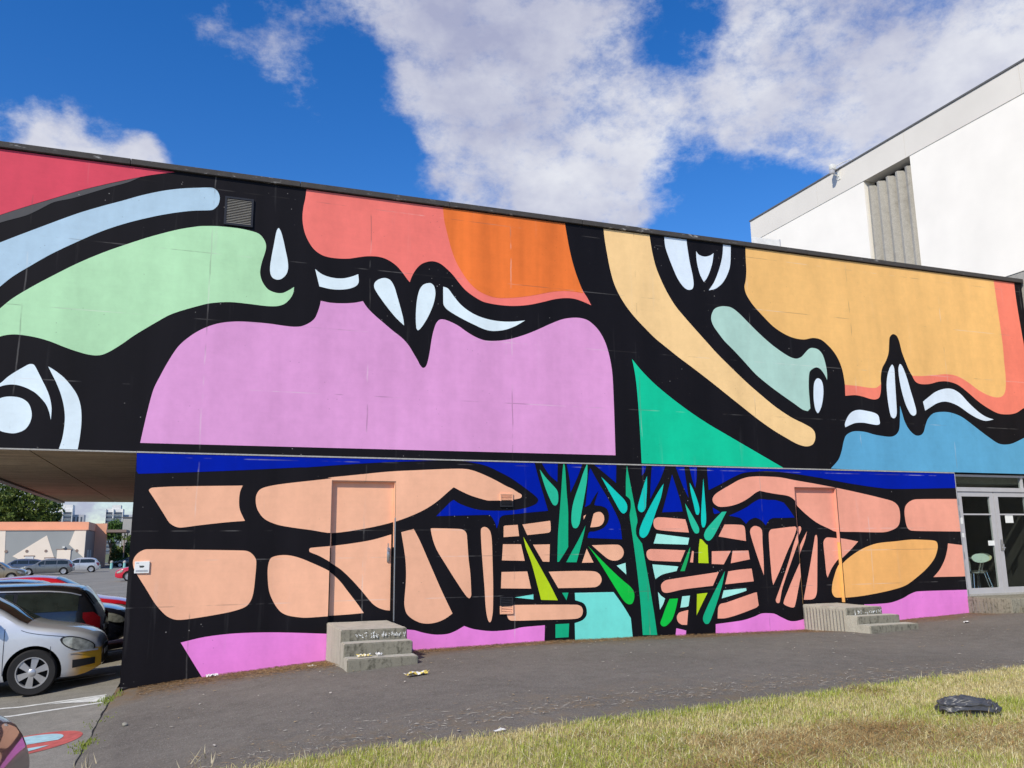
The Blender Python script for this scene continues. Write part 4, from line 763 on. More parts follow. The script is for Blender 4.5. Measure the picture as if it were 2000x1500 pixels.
# ------------------------------------------------------------------ white hall behind
hall = empty('white_hall', (17.13, 16, 0)); tag(hall, 'tall white rendered hall with a pale parapet rising behind the mural wall', 'building')
XH = 17.13
m_plaster = simple('white_render', (.87, .84, .77), .85, var=.04, s=1.2, bump=.15, local=False, spec=.2); m_band = simple('parapet_concrete', (.71, .68, .62), .85, var=.06, s=.8, bump=.1, local=False, spec=.2)
m_fin = concrete('fin_concrete', (.40, .385, .345), .6, .9, dark=(.17, .16, .14)); m_bare = concrete('bare_concrete', (.36, .35, .32), .5, .8, dark=(.16, .155, .14))
m_line = simple('parapet_cap', (.12, .12, .12), .7)
F0, F1, FZ0, FZ1 = 15.68, 17.34, 7.95, 11.53
hp = lambda mb, n, m, s=None: part(mb, n, m, s, parent=hall)
hp(MB().box(XH, XH + 12, 9.0, F0, 7.55, FZ1 + .06).box(XH, XH + 12, F1, 22.5, 7.55, FZ1 + .06).box(XH, XH + 12, F0, F1, 7.55, FZ0).box(XH + .45, XH + 12, F0, F1, FZ0, FZ1 + .06), 'render_wall', m_plaster)
hp(MB().box(XH + .02, XH + 12, 9.0, 22.5, -.5, 7.55), 'base_wall', m_bare)
yy = 9.0
while yy < 22.4:
    e = min(yy + 3.4, 22.5); hp(MB().box(XH - .015, XH + 12, yy, e - .008, FZ1 + .06, 12.33), 'parapet_panel', m_band); yy = e
hp(MB().box(XH - .04, XH + 12, 8.98, 22.52, 12.332, 12.375), 'parapet_cap', m_line)
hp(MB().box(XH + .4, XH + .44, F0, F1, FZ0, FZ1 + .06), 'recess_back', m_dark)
n = 5; fw = (F1 - F0) / n
for i in range(n):
    y0 = F0 + i * fw
    def fin(z0, z1, yo=0.0):
        a, b, c, d = y0 + .01 + yo, y0 + fw * .50 + yo, y0 + fw * .74 + yo, y0 + fw * .97 + yo
        pr = [(XH + .34, a), (XH + .03, b), (XH + .05, c), (XH + .39, d)]
        return MB().add([(x, y, z) for z in (z0, z1) for x, y in pr], [(0, 1, 5, 4), (1, 2, 6, 5), (2, 3, 7, 6), (3, 0, 4, 7), (4, 5, 6, 7), (3, 2, 1, 0)])
    hp(fin(8.55 + .05 * (i % 2), FZ1 - .14), 'fin', m_fin); hp(fin(FZ0 - .0, 8.545 + .05 * (i % 2), .012 * (1 if i % 2 else -1)), 'fin', m_fin)
# floodlight on the parapet
fl = empty('floodlight', (XH - .05, 18.24, 12.2)); tag(fl, 'small white floodlight clamped to the hall parapet', 'floodlight')
m_lamp = simple('lamp_white', (.70, .70, .66), .5); 
inv = Matrix.Translation(fl.location).inverted()
for nm, mb in (('lamp_body', MB().box(XH - .30, XH - .14, 18.17, 18.31, 12.30, 12.46, ch=.02)), ('bracket', MB().tube([(XH - .22, 18.24, 12.32), (XH - .2, 18.24, 12.16), (XH - .02, 18.24, 12.13)], .018, 6).box(XH - .03, XH - .016, 18.18, 18.30, 12.02, 12.26)), ('lens', MB().box(XH - .31, XH - .20, 18.18, 18.30, 12.17, 12.29, ch=.02)),
               ('cable', MB().tube([(XH - .16, 18.2, 12.40), (XH - .06, 18.0, 12.45), (XH + .06, 17.8, 12.48), (XH + .06, 17.76, 12.38)], .012, 6))):
    o = mb.build(nm, m_lamp if nm != 'lens' else m_alu, fl, 40); o.matrix_parent_inverse = inv
# glass screen on the mural roof
sc = MB().box(12.2, 13.0, 16.0, 16.02, 7.0, 8.86).build('roof_screen', simple('frosted_panel', (.80, .80, .77), .4)); tag(sc, 'pale frosted panel standing on the flat roof by the hall', 'screen')
o = MB().box(12.995, 13.02, 15.99, 16.03, 7.0, 8.88).build('edge_trim', m_alu, sc)

# ------------------------------------------------------------------ chairs and table inside
m_seat_a = simple('seat_mint', (.60, .72, .66), .5); m_seat_b = simple('seat_cream', (.72, .68, .42), .5); m_chrome = simple('chrome', (.75, .75, .75), .2, .9)
def chair(x, y, rz, mat, label):
    r = empty('cafe_chair', (x, y, .5), rz); tag(r, label, 'chair', 'chairs behind the glass doors')
    v = []
    for i in range(20):
        a = 2 * math.pi * i / 20; v.append((.20 * math.cos(a), .095 * math.sin(a)))
    b = MB(); vs = [(x_, .20 + .35 * x_ * x_ * 1.0, .74 + z_) for x_, z_ in v] + [(x_, .225 + .35 * x_ * x_, .74 + z_) for x_, z_ in v]
    b.add(vs, [tuple(range(20)), tuple(range(39, 19, -1))] + [(i, (i + 1) % 20, 20 + (i + 1) % 20, 20 + i) for i in range(20)]); b.build('backrest', mat, r, 40)
    st = MB().lathe([(0.001, .455), (.19, .455), (.20, .445), (.20, .43), (.19, .425), (0.001, .425)], 'z', n=20); st.build('seat', m_chrome, r, 40)
    MB().tube([(0, .22, .70), (0, .19, .6), (.02, .14, .44)], .018, 8).build('back_post', m_chrome, r, 40)
    for sx in (-1, 1):
        for sy in (-1, 1): MB().tube([(sx * .12, sy * .12, .43), (sx * .2, sy * .2, 0)], .012, 8).build('leg', m_chrome, r, 40)
    return r
chair(15.60, 13.75, 2.9, m_seat_a, 'chair with a mint oval backrest just inside the left glass door')
chair(16.30, 14.30, 3.0, m_seat_b, 'chair with a cream oval backrest behind the mint one')
tb = empty('cafe_table', (16.3, 14.5, .5)); tag(tb, 'small round pale table inside the right glass door', 'table')
MB().lathe([(0.001, .74), (.42, .74), (.42, .71), (0.001, .71)], 'z', n=24).build('tabletop', simple('table_pale', (.62, .58, .40), .5), tb, 40)
MB().tube([(0, 0, .71), (0, 0, .02)], .03, 8).lathe([(0.001, .02), (.25, .02), (.25, 0), (.001, 0)], 'z', n=20).build('pedestal', m_chrome, tb, 40)

# ------------------------------------------------------------------ cars
m_tyre = simple('tyre', (.011, .011, .012), .8, var=.2); m_rim = simple('rim', (.48, .48, .48), .3, .6); m_trim = simple('black_trim', (.02, .02, .021), .5)
m_cglass = simple('car_glass', (.016, .022, .020), .04, var=.3, spec=.6); m_head = simple('headlamp', (.40, .42, .38), .06, .3, .5, 14, .6, 1.0); m_tail = simple('tail_lamp', (.15, .005, .008), .12, var=.25, coat=1.0)
m_plate = simple('plate', (.72, .72, .68), .5); m_well = simple('wheel_well', (.008, .008, .008), .9)
def smooth_tab(T):
    xs = [a for a, _ in T]; ys = [b for _, b in T]
    def f(x):
        x = min(max(x, xs[0]), xs[-1]); i = max(k for k in range(len(xs)) if xs[k] <= x + 1e-9); i = min(i, len(xs) - 2)
        def sl(k):
            if k <= 0 or k >= len(xs) - 1: 
                k2 = min(max(k, 0), len(xs) - 2); return (ys[k2 + 1] - ys[k2]) / (xs[k2 + 1] - xs[k2]) if True else 0
            a = (ys[k] - ys[k - 1]) / (xs[k] - xs[k - 1]); b = (ys[k + 1] - ys[k]) / (xs[k + 1] - xs[k])
            return 0 if a * b <= 0 else 2 * a * b / (a + b)
        h_ = xs[i + 1] - xs[i]; t = (x - xs[i]) / h_
        return (2*t**3-3*t*t+1)*ys[i] + (t**3-2*t*t+t)*h_*sl(i) + (-2*t**3+3*t*t)*ys[i+1] + (t**3-t*t)*h_*sl(i+1)
    return f
class Car:
    """s = distance behind the nose; local frame: nose at +x, left side +y"""
    def __init__(c, L, Wd, top, belt=.93, axle=(.82, 3.28), rw=.31, tumble=.34, nose_k=.36, rear_k=.16, zb=.20):
        c.L, c.W, c.belt, c.axle, c.rw, c.tumble, c.nk, c.rk, c.zb0 = L, Wd, belt, axle, rw, tumble, nose_k, rear_k, zb
        c.top = smooth_tab(top)
    def zb(c, s): return c.zb0 + .12 * max(0, 1 - s / .35) ** 2 + .14 * max(0, 1 - (c.L - s) / .4) ** 2
    def w(c, s):
        v = c.W / 2
        if s < .85: v *= 1 - c.nk * (1 - s / .85) ** 2.6
        e = c.L - s
        if e < .6: v *= 1 - c.rk * (1 - e / .6) ** 2.2
        return v
    def side(c, s, z):
        w = c.w(s)
        if z < .5: return w * (1 - .07 * ((.5 - z) / .3) ** 2)
        bl = c.belt
        if z <= bl: return w * (1 - .035 * ((z - .5) / (bl - .5)) ** 2)
        return w * .965 - (z - bl) * c.tumble
    def sec(c, s):
        zb, zt = c.zb(s), c.top(s); r = min(.085, (zt - zb) * .3); zs = zt - r; pts = []
        pts.append((0, zb)); pts.append((c.side(s, zb) * .8, zb)); pts.append((c.side(s, zb + .03) * .98, zb + .012))
        for i in range(11):
            z = zb + .04 + (zs - zb - .04) * i / 10; pts.append((c.side(s, z), z))
        y0 = c.side(s, zs); ry = min(.12, y0 * .5)
        for i in range(1, 5):
            a = i / 4 * math.pi / 2; pts.append((y0 - ry * (1 - math.cos(a)), zs + r * math.sin(a)))
        yt = y0 - ry
        for i in range(1, 5):
            f = 1 - i / 4; pts.append((yt * f, zt + .028 * (1 - f * f)))
        return pts
    def X(c, s): return c.L / 2 - s
    def body(c, root, mat, name='body'):
        ss = sorted(set([0, .015, .04, .08, .14] + [round(.2 + .11 * i, 3) for i in range(int((c.L - .4) / .11))] + [c.L - .16, c.L - .09, c.L - .04, c.L - .012, c.L]))
        rings = []
        for s in ss:
            h_ = c.sec(s); rings.append([(c.X(s), y, z) for y, z in h_] + [(c.X(s), -y, z) for y, z in h_[-2:0:-1]])
        n = len(rings[0]); vs = [p for r in rings for p in r]; fs = []
        for i in range(len(rings) - 1):
            for k in range(n): fs.append((i * n + k, i * n + (k + 1) % n, (i + 1) * n + (k + 1) % n, (i + 1) * n + k))
        fs.append(tuple(range(n))[::-1]); fs.append(tuple((len(rings) - 1) * n + k for k in range(n)))
        o = MB().add(vs, fs).build(name, [mat, m_well], root, 35)
        bm = bmesh.new()
        for s in c.axle:
            for sg_ in (1, -1):
                mt = Matrix.Translation((c.X(s), sg_ * (c.W / 2), c.rw)) @ Matrix.Rotation(math.pi / 2, 4, 'X')
                bmesh.ops.create_cone(bm, cap_ends=True, segments=40, radius1=c.rw * 1.17, radius2=c.rw * 1.17, depth=.56, matrix=mt)
        me = bpy.data.meshes.new('wells'); bm.to_mesh(me); bm.free(); me.materials.append(mat); me.materials.append(m_well)
        me.polygons.foreach_set('material_index', [1] * len(me.polygons))
        cut = bpy.data.objects.new('wells', me); COL.objects.link(cut)
        cut.parent = root
        md = o.modifiers.new('b', 'BOOLEAN'); md.operation = 'DIFFERENCE'; md.object = cut; md.solver = 'EXACT'
        dg = bpy.context.evaluated_depsgraph_get(); dg.update()
        m2 = bpy.data.meshes.new_from_object(o.evaluated_get(dg)); o.modifiers.clear(); o.data = m2; m2.name = name
        m2.polygons.foreach_set('use_smooth', [True] * len(m2.polygons)); m2.set_sharp_from_angle(angle=math.radians(32))
        bpy.data.objects.remove(cut); return o
    def side_patch(c, root, name, mat, s0, s1, zlo, zhi, sides=(1, -1), off=.006, nx=12, nz=4, label=None):
        r = []
        for sg_ in sides:
            vs = []; fs = []
            for i in range(nx + 1):
                s = s0 + (s1 - s0) * i / nx; a = zlo(s) if callable(zlo) else zlo; b = zhi(s) if callable(zhi) else zhi
                for j in range(nz + 1):
                    z = a + (max(b, a) - a) * j / nz
                    d = .01; nx_ = Vector((-(c.side(s + d, z) - c.side(max(s - d, 0), z)) / (2 * d), -1, (c.side(s, z + d) - c.side(s, z - d)) / (2 * d)))
                    nx_ = Vector((-nx_.x * -1, 1, -nx_.z)).normalized()
                    vs.append((c.X(s) + abs(nx_.x) * off * (1 if s < c.L / 2 else -1), sg_ * (c.side(s, z) + off * nx_.y), z + nx_.z * off))
            for i in range(nx):
                for j in range(nz):
                    q = i * (nz + 1) + j; fs.append((q, q + 1, q + nz + 2, q + nz + 1))
            o = MB().add(vs, fs).build(name, mat, root, 40)
            if label: o['label'] = label
            r.append(o)
        return r
    def top_patch(c, root, name, mat, s0, s1, f0, f1, off=.006, nx=8, ny=10):
        vs = []; fs = []
        for i in range(nx + 1):
            s = s0 + (s1 - s0) * i / nx; zt = c.top(s); zb = c.zb(s); r = min(.085, (zt - zb) * .3); zs = zt - r
            y0 = c.side(s, zs); yt = y0 - min(.12, y0 * .5); fw_ = f0 + (f1 - f0) * i / nx
            dz = (c.top(s + .01) - c.top(s - .01)) / .02; nn = Vector((dz, 0, 1)).normalized()
            for j in range(ny + 1):
                f = -fw_ + 2 * fw_ * j / ny
                vs.append((c.X(s) + nn.x * off, yt * f, zt + .028 * (1 - f * f) + nn.z * off))
        for i in range(nx):
            for j in range(ny):
                q = i * (ny + 1) + j; fs.append((q, q + ny + 1, q + ny + 2, q + 1))
        return MB().add(vs, fs).build(name, mat, root, 40)
    def wheels(c, root, spokes=6, rim=None):
        for s in c.axle:
            for sg_ in (1, -1):
                y = sg_ * (c.W / 2 - .10); R_ = c.rw; rr = R_ * .68
                t = MB().lathe([(rr, -.09), (R_ * .94, -.095), (R_, -.07), (R_, .07), (R_ * .94, .095), (rr, .09)], 'y', (0, 0, 0), 36).build('wheel', m_tyre, root, 30)
                t.location = (c.X(s), y, R_)
                rm = MB().lathe([(rr, .092 * sg_), (rr * .93, .092 * sg_), (rr * .90, .05 * sg_), (rr * .9, .0)], 'y', n=36)
                if spokes:
                    for k in range(spokes):
                        a = 2 * math.pi * k / spokes + .35; ca, sa = math.cos(a), math.sin(a)
                        wi, wo = rr * .13, rr * .23
                        v = []
                        for (rad, w_, yy_) in ((rr * .12, wi, .088), (rr * .93, wo, .078)):
                            for q in (-1, 1): v.append((ca * rad - sa * w_ * q, sg_ * yy_, sa * rad + ca * w_ * q))
                        v += [(x, sg_ * .055, z) for x, _, z in v]
                        rm.add(v, [(0, 1, 3, 2), (4, 6, 7, 5), (0, 2, 6, 4), (1, 5, 7, 3)])
                    rm.lathe([(.001, .098 * sg_), (rr * .2, .096 * sg_), (rr * .26, .085 * sg_), (rr * .28, .05 * sg_)], 'y', n=20)
                else:
                    rm.lathe([(.001, .085 * sg_), (rr * .4, .09 * sg_), (rr * .8, .075 * sg_), (rr * .93, .085 * sg_)], 'y', n=20)
                rm.build('rim', rim or m_rim, t, 40)
                d_ = MB().lathe([(.001, .02 * sg_), (rr * .9, .02 * sg_)], 'y', n=20).build('brake_disc', m_well, t, 40)
def finish_car(c, root, paint, detail=1, cab=(.93, 1.72, 3.38), pillars=(2.05,), roof_r=None, front_side=None, spokes=6, rear_glass=None, handles=True):
    """cab: cowl s, windscreen top s, last side glass s"""
    c.body(root, paint); c.wheels(root, spokes)
    sc_, st_, sr_ = cab; bl = c.belt
    c.top_patch(root, 'windscreen', m_cglass, sc_ + .06, st_ - .03, .93, .97, nx=8)
    if rear_glass: c.top_patch(root, 'rear_window', m_cglass, rear_glass[0], rear_glass[1], .9, .88)
    hi = lambda s: min(c.top(s) - .105, c.top(st_ + .3) - .13)
    edges = [sc_ + .42] + list(pillars) + [sr_]
    for a, b in zip(edges, edges[1:]):
        a2, b2 = a + .03, b - .03
        c.side_patch(root, 'side_window', m_cglass, a2, b2, bl + .035, lambda s: max(hi(s), bl + .036), nx=10, nz=4)
    if detail:
        c.side_patch(root, 'lamp_surround', m_trim, .085, .53, lambda s: .60 + .13 * (s - .1) / .4 - .10 * max(0, 1 - ((s - .30) / .225) ** 2) ** .5, lambda s: .605 + .13 * (s - .1) / .4 + .088 * max(0, 1 - ((s - .30) / .225) ** 2) ** .5, off=.007, nx=20)
        c.side_patch(root, 'headlight', m_head, .105, .495, lambda s: .60 + .13 * (s - .1) / .4 - .085 * max(0, 1 - ((s - .30) / .2) ** 2) ** .5, lambda s: .605 + .13 * (s - .1) / .4 + .072 * max(0, 1 - ((s - .30) / .2) ** 2) ** .5, off=.013, nx=20)
        c.side_patch(root, 'bumper_seam', m_dark, .64, .646, .36, .66, nx=1, nz=6, off=.004); c.side_patch(root, 'bonnet_seam', m_dark, .16, sc_ + .1, lambda s: c.top(s) - .095, lambda s: c.top(s) - .088, nx=12, nz=1, off=.004)
        c.side_patch(root, 'tail_light', m_tail, c.L - .30, c.L - .03, lambda s: .66 + .22 * max(0, (c.L - .16 - s) / .14), lambda s: .97 - .10 * max(0, (s - c.L + .14) / .11), off=.012)
        for s in [sc_ + .30] + list(pillars) + [sr_ - .05]:
            c.side_patch(root, 'door_seam', m_dark, s, s + .008, .30, bl + .01, nx=1, nz=6, off=.003)
        if handles:
            for p in list(pillars): c.side_patch(root, 'door_handle', paint, p - .24, p - .06, .80, .83, nx=3, nz=2, off=.025)
        for sg_ in (1, -1):
            y = c.side(sc_ + .5, bl + .05); mb = MB(); bm = bmesh.new(); bmesh.ops.create_uvsphere(bm, u_segments=12, v_segments=8, radius=.1, matrix=Matrix.Translation((c.X(sc_ + .48), sg_ * (y + .11), bl + .10)) @ Matrix.Diagonal((.55, 1.1, .75, 1)))
            mb.bm(bm); mb.box(c.X(sc_ + .52), c.X(sc_ + .46), min(sg_ * y, sg_ * (y + .06)), max(sg_ * y, sg_ * (y + .06)), bl + .04, bl + .08); mb.build('mirror', paint, root, 40)
        x = c.X(0); wn_ = c.w(0)
        MB().box(x - .01, x + .012, -wn_ * .75, wn_ * .75, .34, .44).build('grille', m_trim, root)
        MB().box(x - .01, x + .014, -wn_ * .55, wn_ * .55, .53, .60).build('upper_grille', m_trim, root)
        MB().box(x + .013, x + .02, -.26, .26, .455, .525).build('number_plate', m_plate, root)
        xr = c.X(c.L); MB().box(xr - .012, xr + .01, -.26, .26, .62, .72).build('number_plate', m_plate, root)
def place(root, x_nose, y, face, c):
    """face +1: nose to +x at x_nose; -1: nose to -x"""
    xc = x_nose - face * c.L / 2; zg = hgt(xc + face * c.L * .3, y)
    root.location = (xc, y, zg - .02); root.rotation_euler = (0, math.atan2(0, 1), 0 if face > 0 else math.pi)
    zf, zr = hgt(xc + c.L * .32, y), hgt(xc - c.L * .32, y); tilt = math.atan2(zf - zr, c.L * .64)
    root.location.z = (zf + zr) / 2
    root.rotation_euler = (0, -tilt * face, 0 if face > 0 else math.pi)
HATCH = [(0, .60), (.03, .68), (.12, .755), (.35, .845), (.95, .965), (1.35, 1.21), (1.80, 1.42), (2.3, 1.47), (3.0, 1.44), (3.45, 1.34), (3.72, 1.02), (3.86, .88), (3.92, .70)]
WAGON = [(0, .58), (.03, .66), (.12, .73), (.4, .82), (1.12, .93), (1.55, 1.18), (2.0, 1.40), (2.6, 1.46), (3.6, 1.42), (4.15, 1.30), (4.42, .98), (4.5, .72)]
SUV = [(0, .64), (.03, .73), (.12, .81), (.4, .90), (1.05, .99), (1.40, 1.22), (1.75, 1.41), (2.3, 1.46), (3.3, 1.44), (3.85, 1.37), (4.12, 1.05), (4.20, .85), (4.25, .66)]
SEDAN = [(0, .56), (.03, .64), (.12, .71), (.4, .79), (1.15, .91), (1.6, 1.15), (2.05, 1.37), (2.6, 1.42), (3.2, 1.36), (3.75, 1.06), (3.95, 1.0), (4.3, .97), (4.4, .72)]
GRP = 'cars parked nose in along the passage'
p_silver = car_paint('silver_paint', (.60, .62, .64), .35, rough=.35)
# yellow reflection painted into the colour at the silver car's bumper corner
p_mix = car_paint('silver_painted_reflection', (.60, .62, .64), .35, rough=.35)
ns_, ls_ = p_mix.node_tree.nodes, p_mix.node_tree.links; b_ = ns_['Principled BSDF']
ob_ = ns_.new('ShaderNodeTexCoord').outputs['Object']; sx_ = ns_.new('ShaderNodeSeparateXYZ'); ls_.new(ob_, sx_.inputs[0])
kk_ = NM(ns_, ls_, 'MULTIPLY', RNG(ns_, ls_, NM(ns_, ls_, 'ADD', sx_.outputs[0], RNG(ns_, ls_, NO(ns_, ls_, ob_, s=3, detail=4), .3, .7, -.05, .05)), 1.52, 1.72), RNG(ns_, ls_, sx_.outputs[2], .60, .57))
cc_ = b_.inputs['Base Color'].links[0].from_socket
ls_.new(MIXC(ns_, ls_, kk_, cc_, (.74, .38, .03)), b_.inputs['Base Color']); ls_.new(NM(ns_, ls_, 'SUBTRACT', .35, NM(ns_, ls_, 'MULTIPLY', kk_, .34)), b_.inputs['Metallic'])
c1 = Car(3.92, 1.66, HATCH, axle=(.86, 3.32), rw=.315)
r1 = empty('parked_car'); tag(r1, 'silver hatchback with a yellow reflection painted on its bumper corner nearest the wall end', 'car', GRP)
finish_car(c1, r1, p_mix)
c1.side_patch(r1, 'bumper_vent', m_trim, .08, .36, lambda s: .36 - .03 * (s - .08) / .28, lambda s: .45 - .02 * (s - .08), off=.009)
c1.side_patch(r1, 'bumper_strip', p_silver, .05, .42, .545, .568, off=.014, nz=2)
place(r1, -1.19, 14.95, 1, c1)
c2 = Car(4.25, 1.80, SUV, belt=.97, axle=(.85, 3.45), rw=.34, rear_k=.2)
r2 = empty('parked_car'); tag(r2, 'black estate car parked tail first beside the silver hatchback', 'car', GRP)
p_black = car_paint('black_paint', (.008, .008, .010), .0)
finish_car(c2, r2, p_black, cab=(1.03, 1.74, 3.9), pillars=(1.95, 2.9), rear_glass=(3.88, 4.10))
c2.side_patch(r2, 'roof_rail', m_steel, 1.9, 3.9, lambda s: c2.top(s) - .10, lambda s: c2.top(s) - .08, off=.02, nz=1)
place(r2, -1.42 - 4.25, 17.55, -1, c2)
c3 = Car(4.1, 1.74, HATCH[:9] + [(3.55, 1.34), (3.88, 1.02), (4.03, .88), (4.1, .70)], axle=(.86, 3.4), rw=.31)
r3 = empty('parked_car'); tag(r3, 'dark navy car with a shiny bonnet between the black and red cars', 'car', GRP)
finish_car(c3, r3, car_paint('navy_paint', (.012, .014, .024), .1), pillars=(2.05,), cab=(.95, 1.78, 3.4)); place(r3, -1.12, 20.0, 1, c3)
c4 = Car(4.0, 1.68, HATCH[:10] + [(3.78, 1.02), (3.94, .88), (4.0, .70)], axle=(.84, 3.34), rw=.30)
r4 = empty('parked_car'); tag(r4, 'bright red hatchback parked farthest under the overhang', 'car', GRP)
p_red = car_paint('red_paint', (.52, .010, .025), .0); finish_car(c4, r4, p_red, cab=(.95, 1.78, 3.4)); place(r4, -1.15, 22.9, 1, c4)
c5 = Car(4.2, 1.78, [(0, .76), (.03, .85), (.12, .95), (.35, 1.03), (1.0, 1.12), (1.35, 1.34), (1.75, 1.54), (2.3, 1.60), (3.1, 1.57), (3.6, 1.48), (3.95, 1.12), (4.12, .95), (4.2, .75)], belt=1.08, axle=(.86, 3.4), rw=.33, nose_k=.30)
r5 = empty('parked_car'); tag(r5, 'glossy dark plum car cut off by the lower left corner', 'car', GRP)
p_plum = car_paint('plum_paint', (.03, .006, .022), .1, rough=.3); finish_car(c5, r5, p_plum, cab=(.95, 1.78, 3.4)); place(r5, -.84, 5.55, 1, c5)
MB().box(c5.X(0) + .008, c5.X(0) + .016, -c5.w(0) * .8, c5.w(0) * .8, .618, .63).build('chrome_strip', m_chrome, r5)
c5.side_patch(r5, 'indicator', simple('amber', (.55, .17, .03), .2, coat=1.0), .20, .34, .66, .72, off=.02)
# far cars
FG = 'cars on the far side of the lot'
def far(top, L, Wd, col, label, x, y, face, metal=.3, glass_=True, belt=.93, ax=None, cab=(.98, 1.78, 3.4), pil=(2.1,), rz=0):
    c = Car(L, Wd, top, belt=belt, axle=ax or (.85, L - .75), rw=.32); r = empty('parked_car'); tag(r, label, 'car', FG)
    finish_car(c, r, car_paint('far_car_paint', col, metal), detail=1, cab=cab, pillars=pil, spokes=0); place(r, x, y, face, c)
    r.rotation_euler.z += rz; return r
far(WAGON, 4.5, 1.72, (.15, .155, .15), 'grey green estate car facing left across the lot', -15.05, 91, -1, cab=(1.15, 1.98, 4.1), pil=(2.15, 3.15))
far(HATCH, 3.92, 1.7, (.50, .51, .52), 'pale silver hatchback at the right end of the far row', -12.8, 97.5, -1, cab=(.95, 1.78, 3.5))
far(SUV, 4.25, 1.78, (.24, .19, .12), 'tan off roader at the far left of the lot', -11.5, 72.5, 1, belt=1.0, cab=(1.03, 1.74, 3.9), pil=(1.95, 2.9))
far(WAGON, 4.5, 1.72, (.07, .09, .13), 'slate blue estate car behind the grey green one', -18.5, 98, -1, cab=(1.15, 1.98, 4.1), pil=(2.15, 3.15))
far(HATCH, 3.9, 1.7, (.035, .05, .08), 'dark blue hatchback tucked behind the tan one', -13.5, 80.5, 1, cab=(.95, 1.78, 3.5))
far(HATCH, 3.92, 1.66, (.50, .01, .035), 'red hatchback half hidden by the wall edge', -4.9, 65, -1, metal=.0, cab=(.95, 1.78, 3.5))
far(SEDAN, 4.4, 1.7, (.01, .01, .012), 'black car parked beside the salmon wall', -9.6, 122, -1, cab=(1.15, 1.98, 3.4))
# bollards
m_bol = simple('bollard_turquoise', (.22, .50, .46), .6); m_bol2 = simple('bollard_brown', (.30, .24, .18), .7)
for (x, y, m, lb) in ((-11.2, 118, m_bol2, 'brown bollard nearest the salmon wall'), (-9.0, 112, m_bol, 'turquoise bollard in the middle of the three'), (-7.5, 110.5, m_bol, 'turquoise bollard nearest the mural wall edge')):
    r = empty('bollard', (x, y, -.6)); tag(r, lb, 'bollard', 'bollards across the lot')
    MB().lathe([(.16, 0), (.14, .75), (.15, .76)], 'z', n=12).build('post', m, r, 40); MB().lathe([(.17, .76), (.17, .92), (.1, 1.0), (.001, 1.02)], 'z', n=12).build('cap', m_lip if m is m_bol else m, r, 40)

# ------------------------------------------------------------------ salmon building across the lot
sb = empty('salmon_building', (-16, 120, -.6)); tag(sb, 'low salmon building with a grey and cream front block', 'building')
m_sal = simple('salmon_render', (.74, .37, .23), .85, var=.06, s=.6, local=False); m_gry = simple('grey_render', (.30, .315, .31), .85, var=.06, s=.5, local=False); m_crm = simple('cream_render', (.80, .70, .58), .85, var=.05, s=.5, local=False)
m_brn = simple('brown_render', (.24, .18, .15), .85, local=False); m_shut = simple('shutter', (.62, .63, .64), .6)
sp = lambda mb, n, m, s=None: part(mb, n, m, s, parent=sb)
sp(MB().box(-46, -10.95, 125, 126.2, -.7, 5.12).box(-46, -13, 126.2, 140, -.7, 5.0).box(-46, -12.3, 117, 125, 4.12, 5.10), 'salmon_wall', m_sal)
sp(MB().box(-46, -12.31, 115, 124.99, -.7, 4.04), 'front_block', m_gry); sp(MB().box(-46, -12.25, 114.9, 116.9, 4.041, 4.12), 'block_coping', m_sal)
sp(MB().box(-12.309, -12.30, 115.3, 124.9, -.6, 4.03), 'block_side', m_brn)
def facet(pts, y, name, m): 
    a = sum(pts[i][0] * pts[(i + 1) % len(pts)][1] - pts[(i + 1) % len(pts)][0] * pts[i][1] for i in range(len(pts)))
    if a < 0: pts = pts[::-1]
    n_ = len(pts); sp(MB().add([(x, y, z + 1.6) for x, z in pts] + [(x, y + .05, z + 1.6) for x, z in pts], [tuple(range(n_)), tuple(range(2 * n_ - 1, n_ - 1, -1))] + [(i, n_ + i, n_ + (i + 1) % n_, (i + 1) % n_) for i in range(n_)]), name, m)
facet([(-30, 2.43), (-20.85, 2.43), (-20.65, -1.3), (-30, -2.2)], 114.97, 'cream_panel', m_crm)
facet([(-19.9, -.55), (-16.5, 1.85), (-15.35, -1.25), (-15.4, -2.2), (-18, -2.2), (-18.2, -1.4)], 114.97, 'cream_panel', m_crm)
facet([(-13.55, 2.43), (-12.33, 2.43), (-12.33, -.85), (-14.05, .75)], 114.97, 'cream_panel', m_crm)
for x in (-20.9, -19.0, -17.55, -16.05, -14.4): pass
for x in (-22.9, -20.6, -18.45, -16.45, -14.55, -13.15): sp(MB().lathe([(.001, -.01), (.17, -.01), (.17, .08)], 'y', (x, 114.95, 1.62), 14), 'porthole', m_brn, 40)
for (x0, x1, z0, z1, m) in ((-18.6, -17.7, -.6, 1.0, m_shut), (-16.45, -15.5, -.6, .75, m_shut), (-15.25, -13.8, -.6, 1.72, m_crm)):
    sp(MB().box(x0, x1, 114.90, 114.96, z0, z1), 'shutter_door', m); sp(MB().box(x0 - .12, x1 + .12, 114.91, 114.965, z1, z1 + .12), 'lintel', m_brn)
sp(MB().box(-12.29, -12.24, 117, 119, -.6, 1.7).box(-12.29, -12.24, 120, 121.5, -.6, 1.7), 'side_door', m_lip)
sp(MB().box(-14.7, -14.45, 114.7, 114.95, 1.95, 2.15), 'wall_lamp', m_lamp)
sp(MB().box(-10.94, -8.5, 124.2, 131, 3.95, 4.3), 'eave', m_brn)
for y in (125, 130): sp(MB().tube([(-8.7, y, -.7), (-8.7, y, 3.95)], .08, 8), 'eave_post', m_brn)
pb = empty('pale_building', (-6.5, 140, -.6)); tag(pb, 'pale concrete building glimpsed between the trees and the mural wall', 'building')
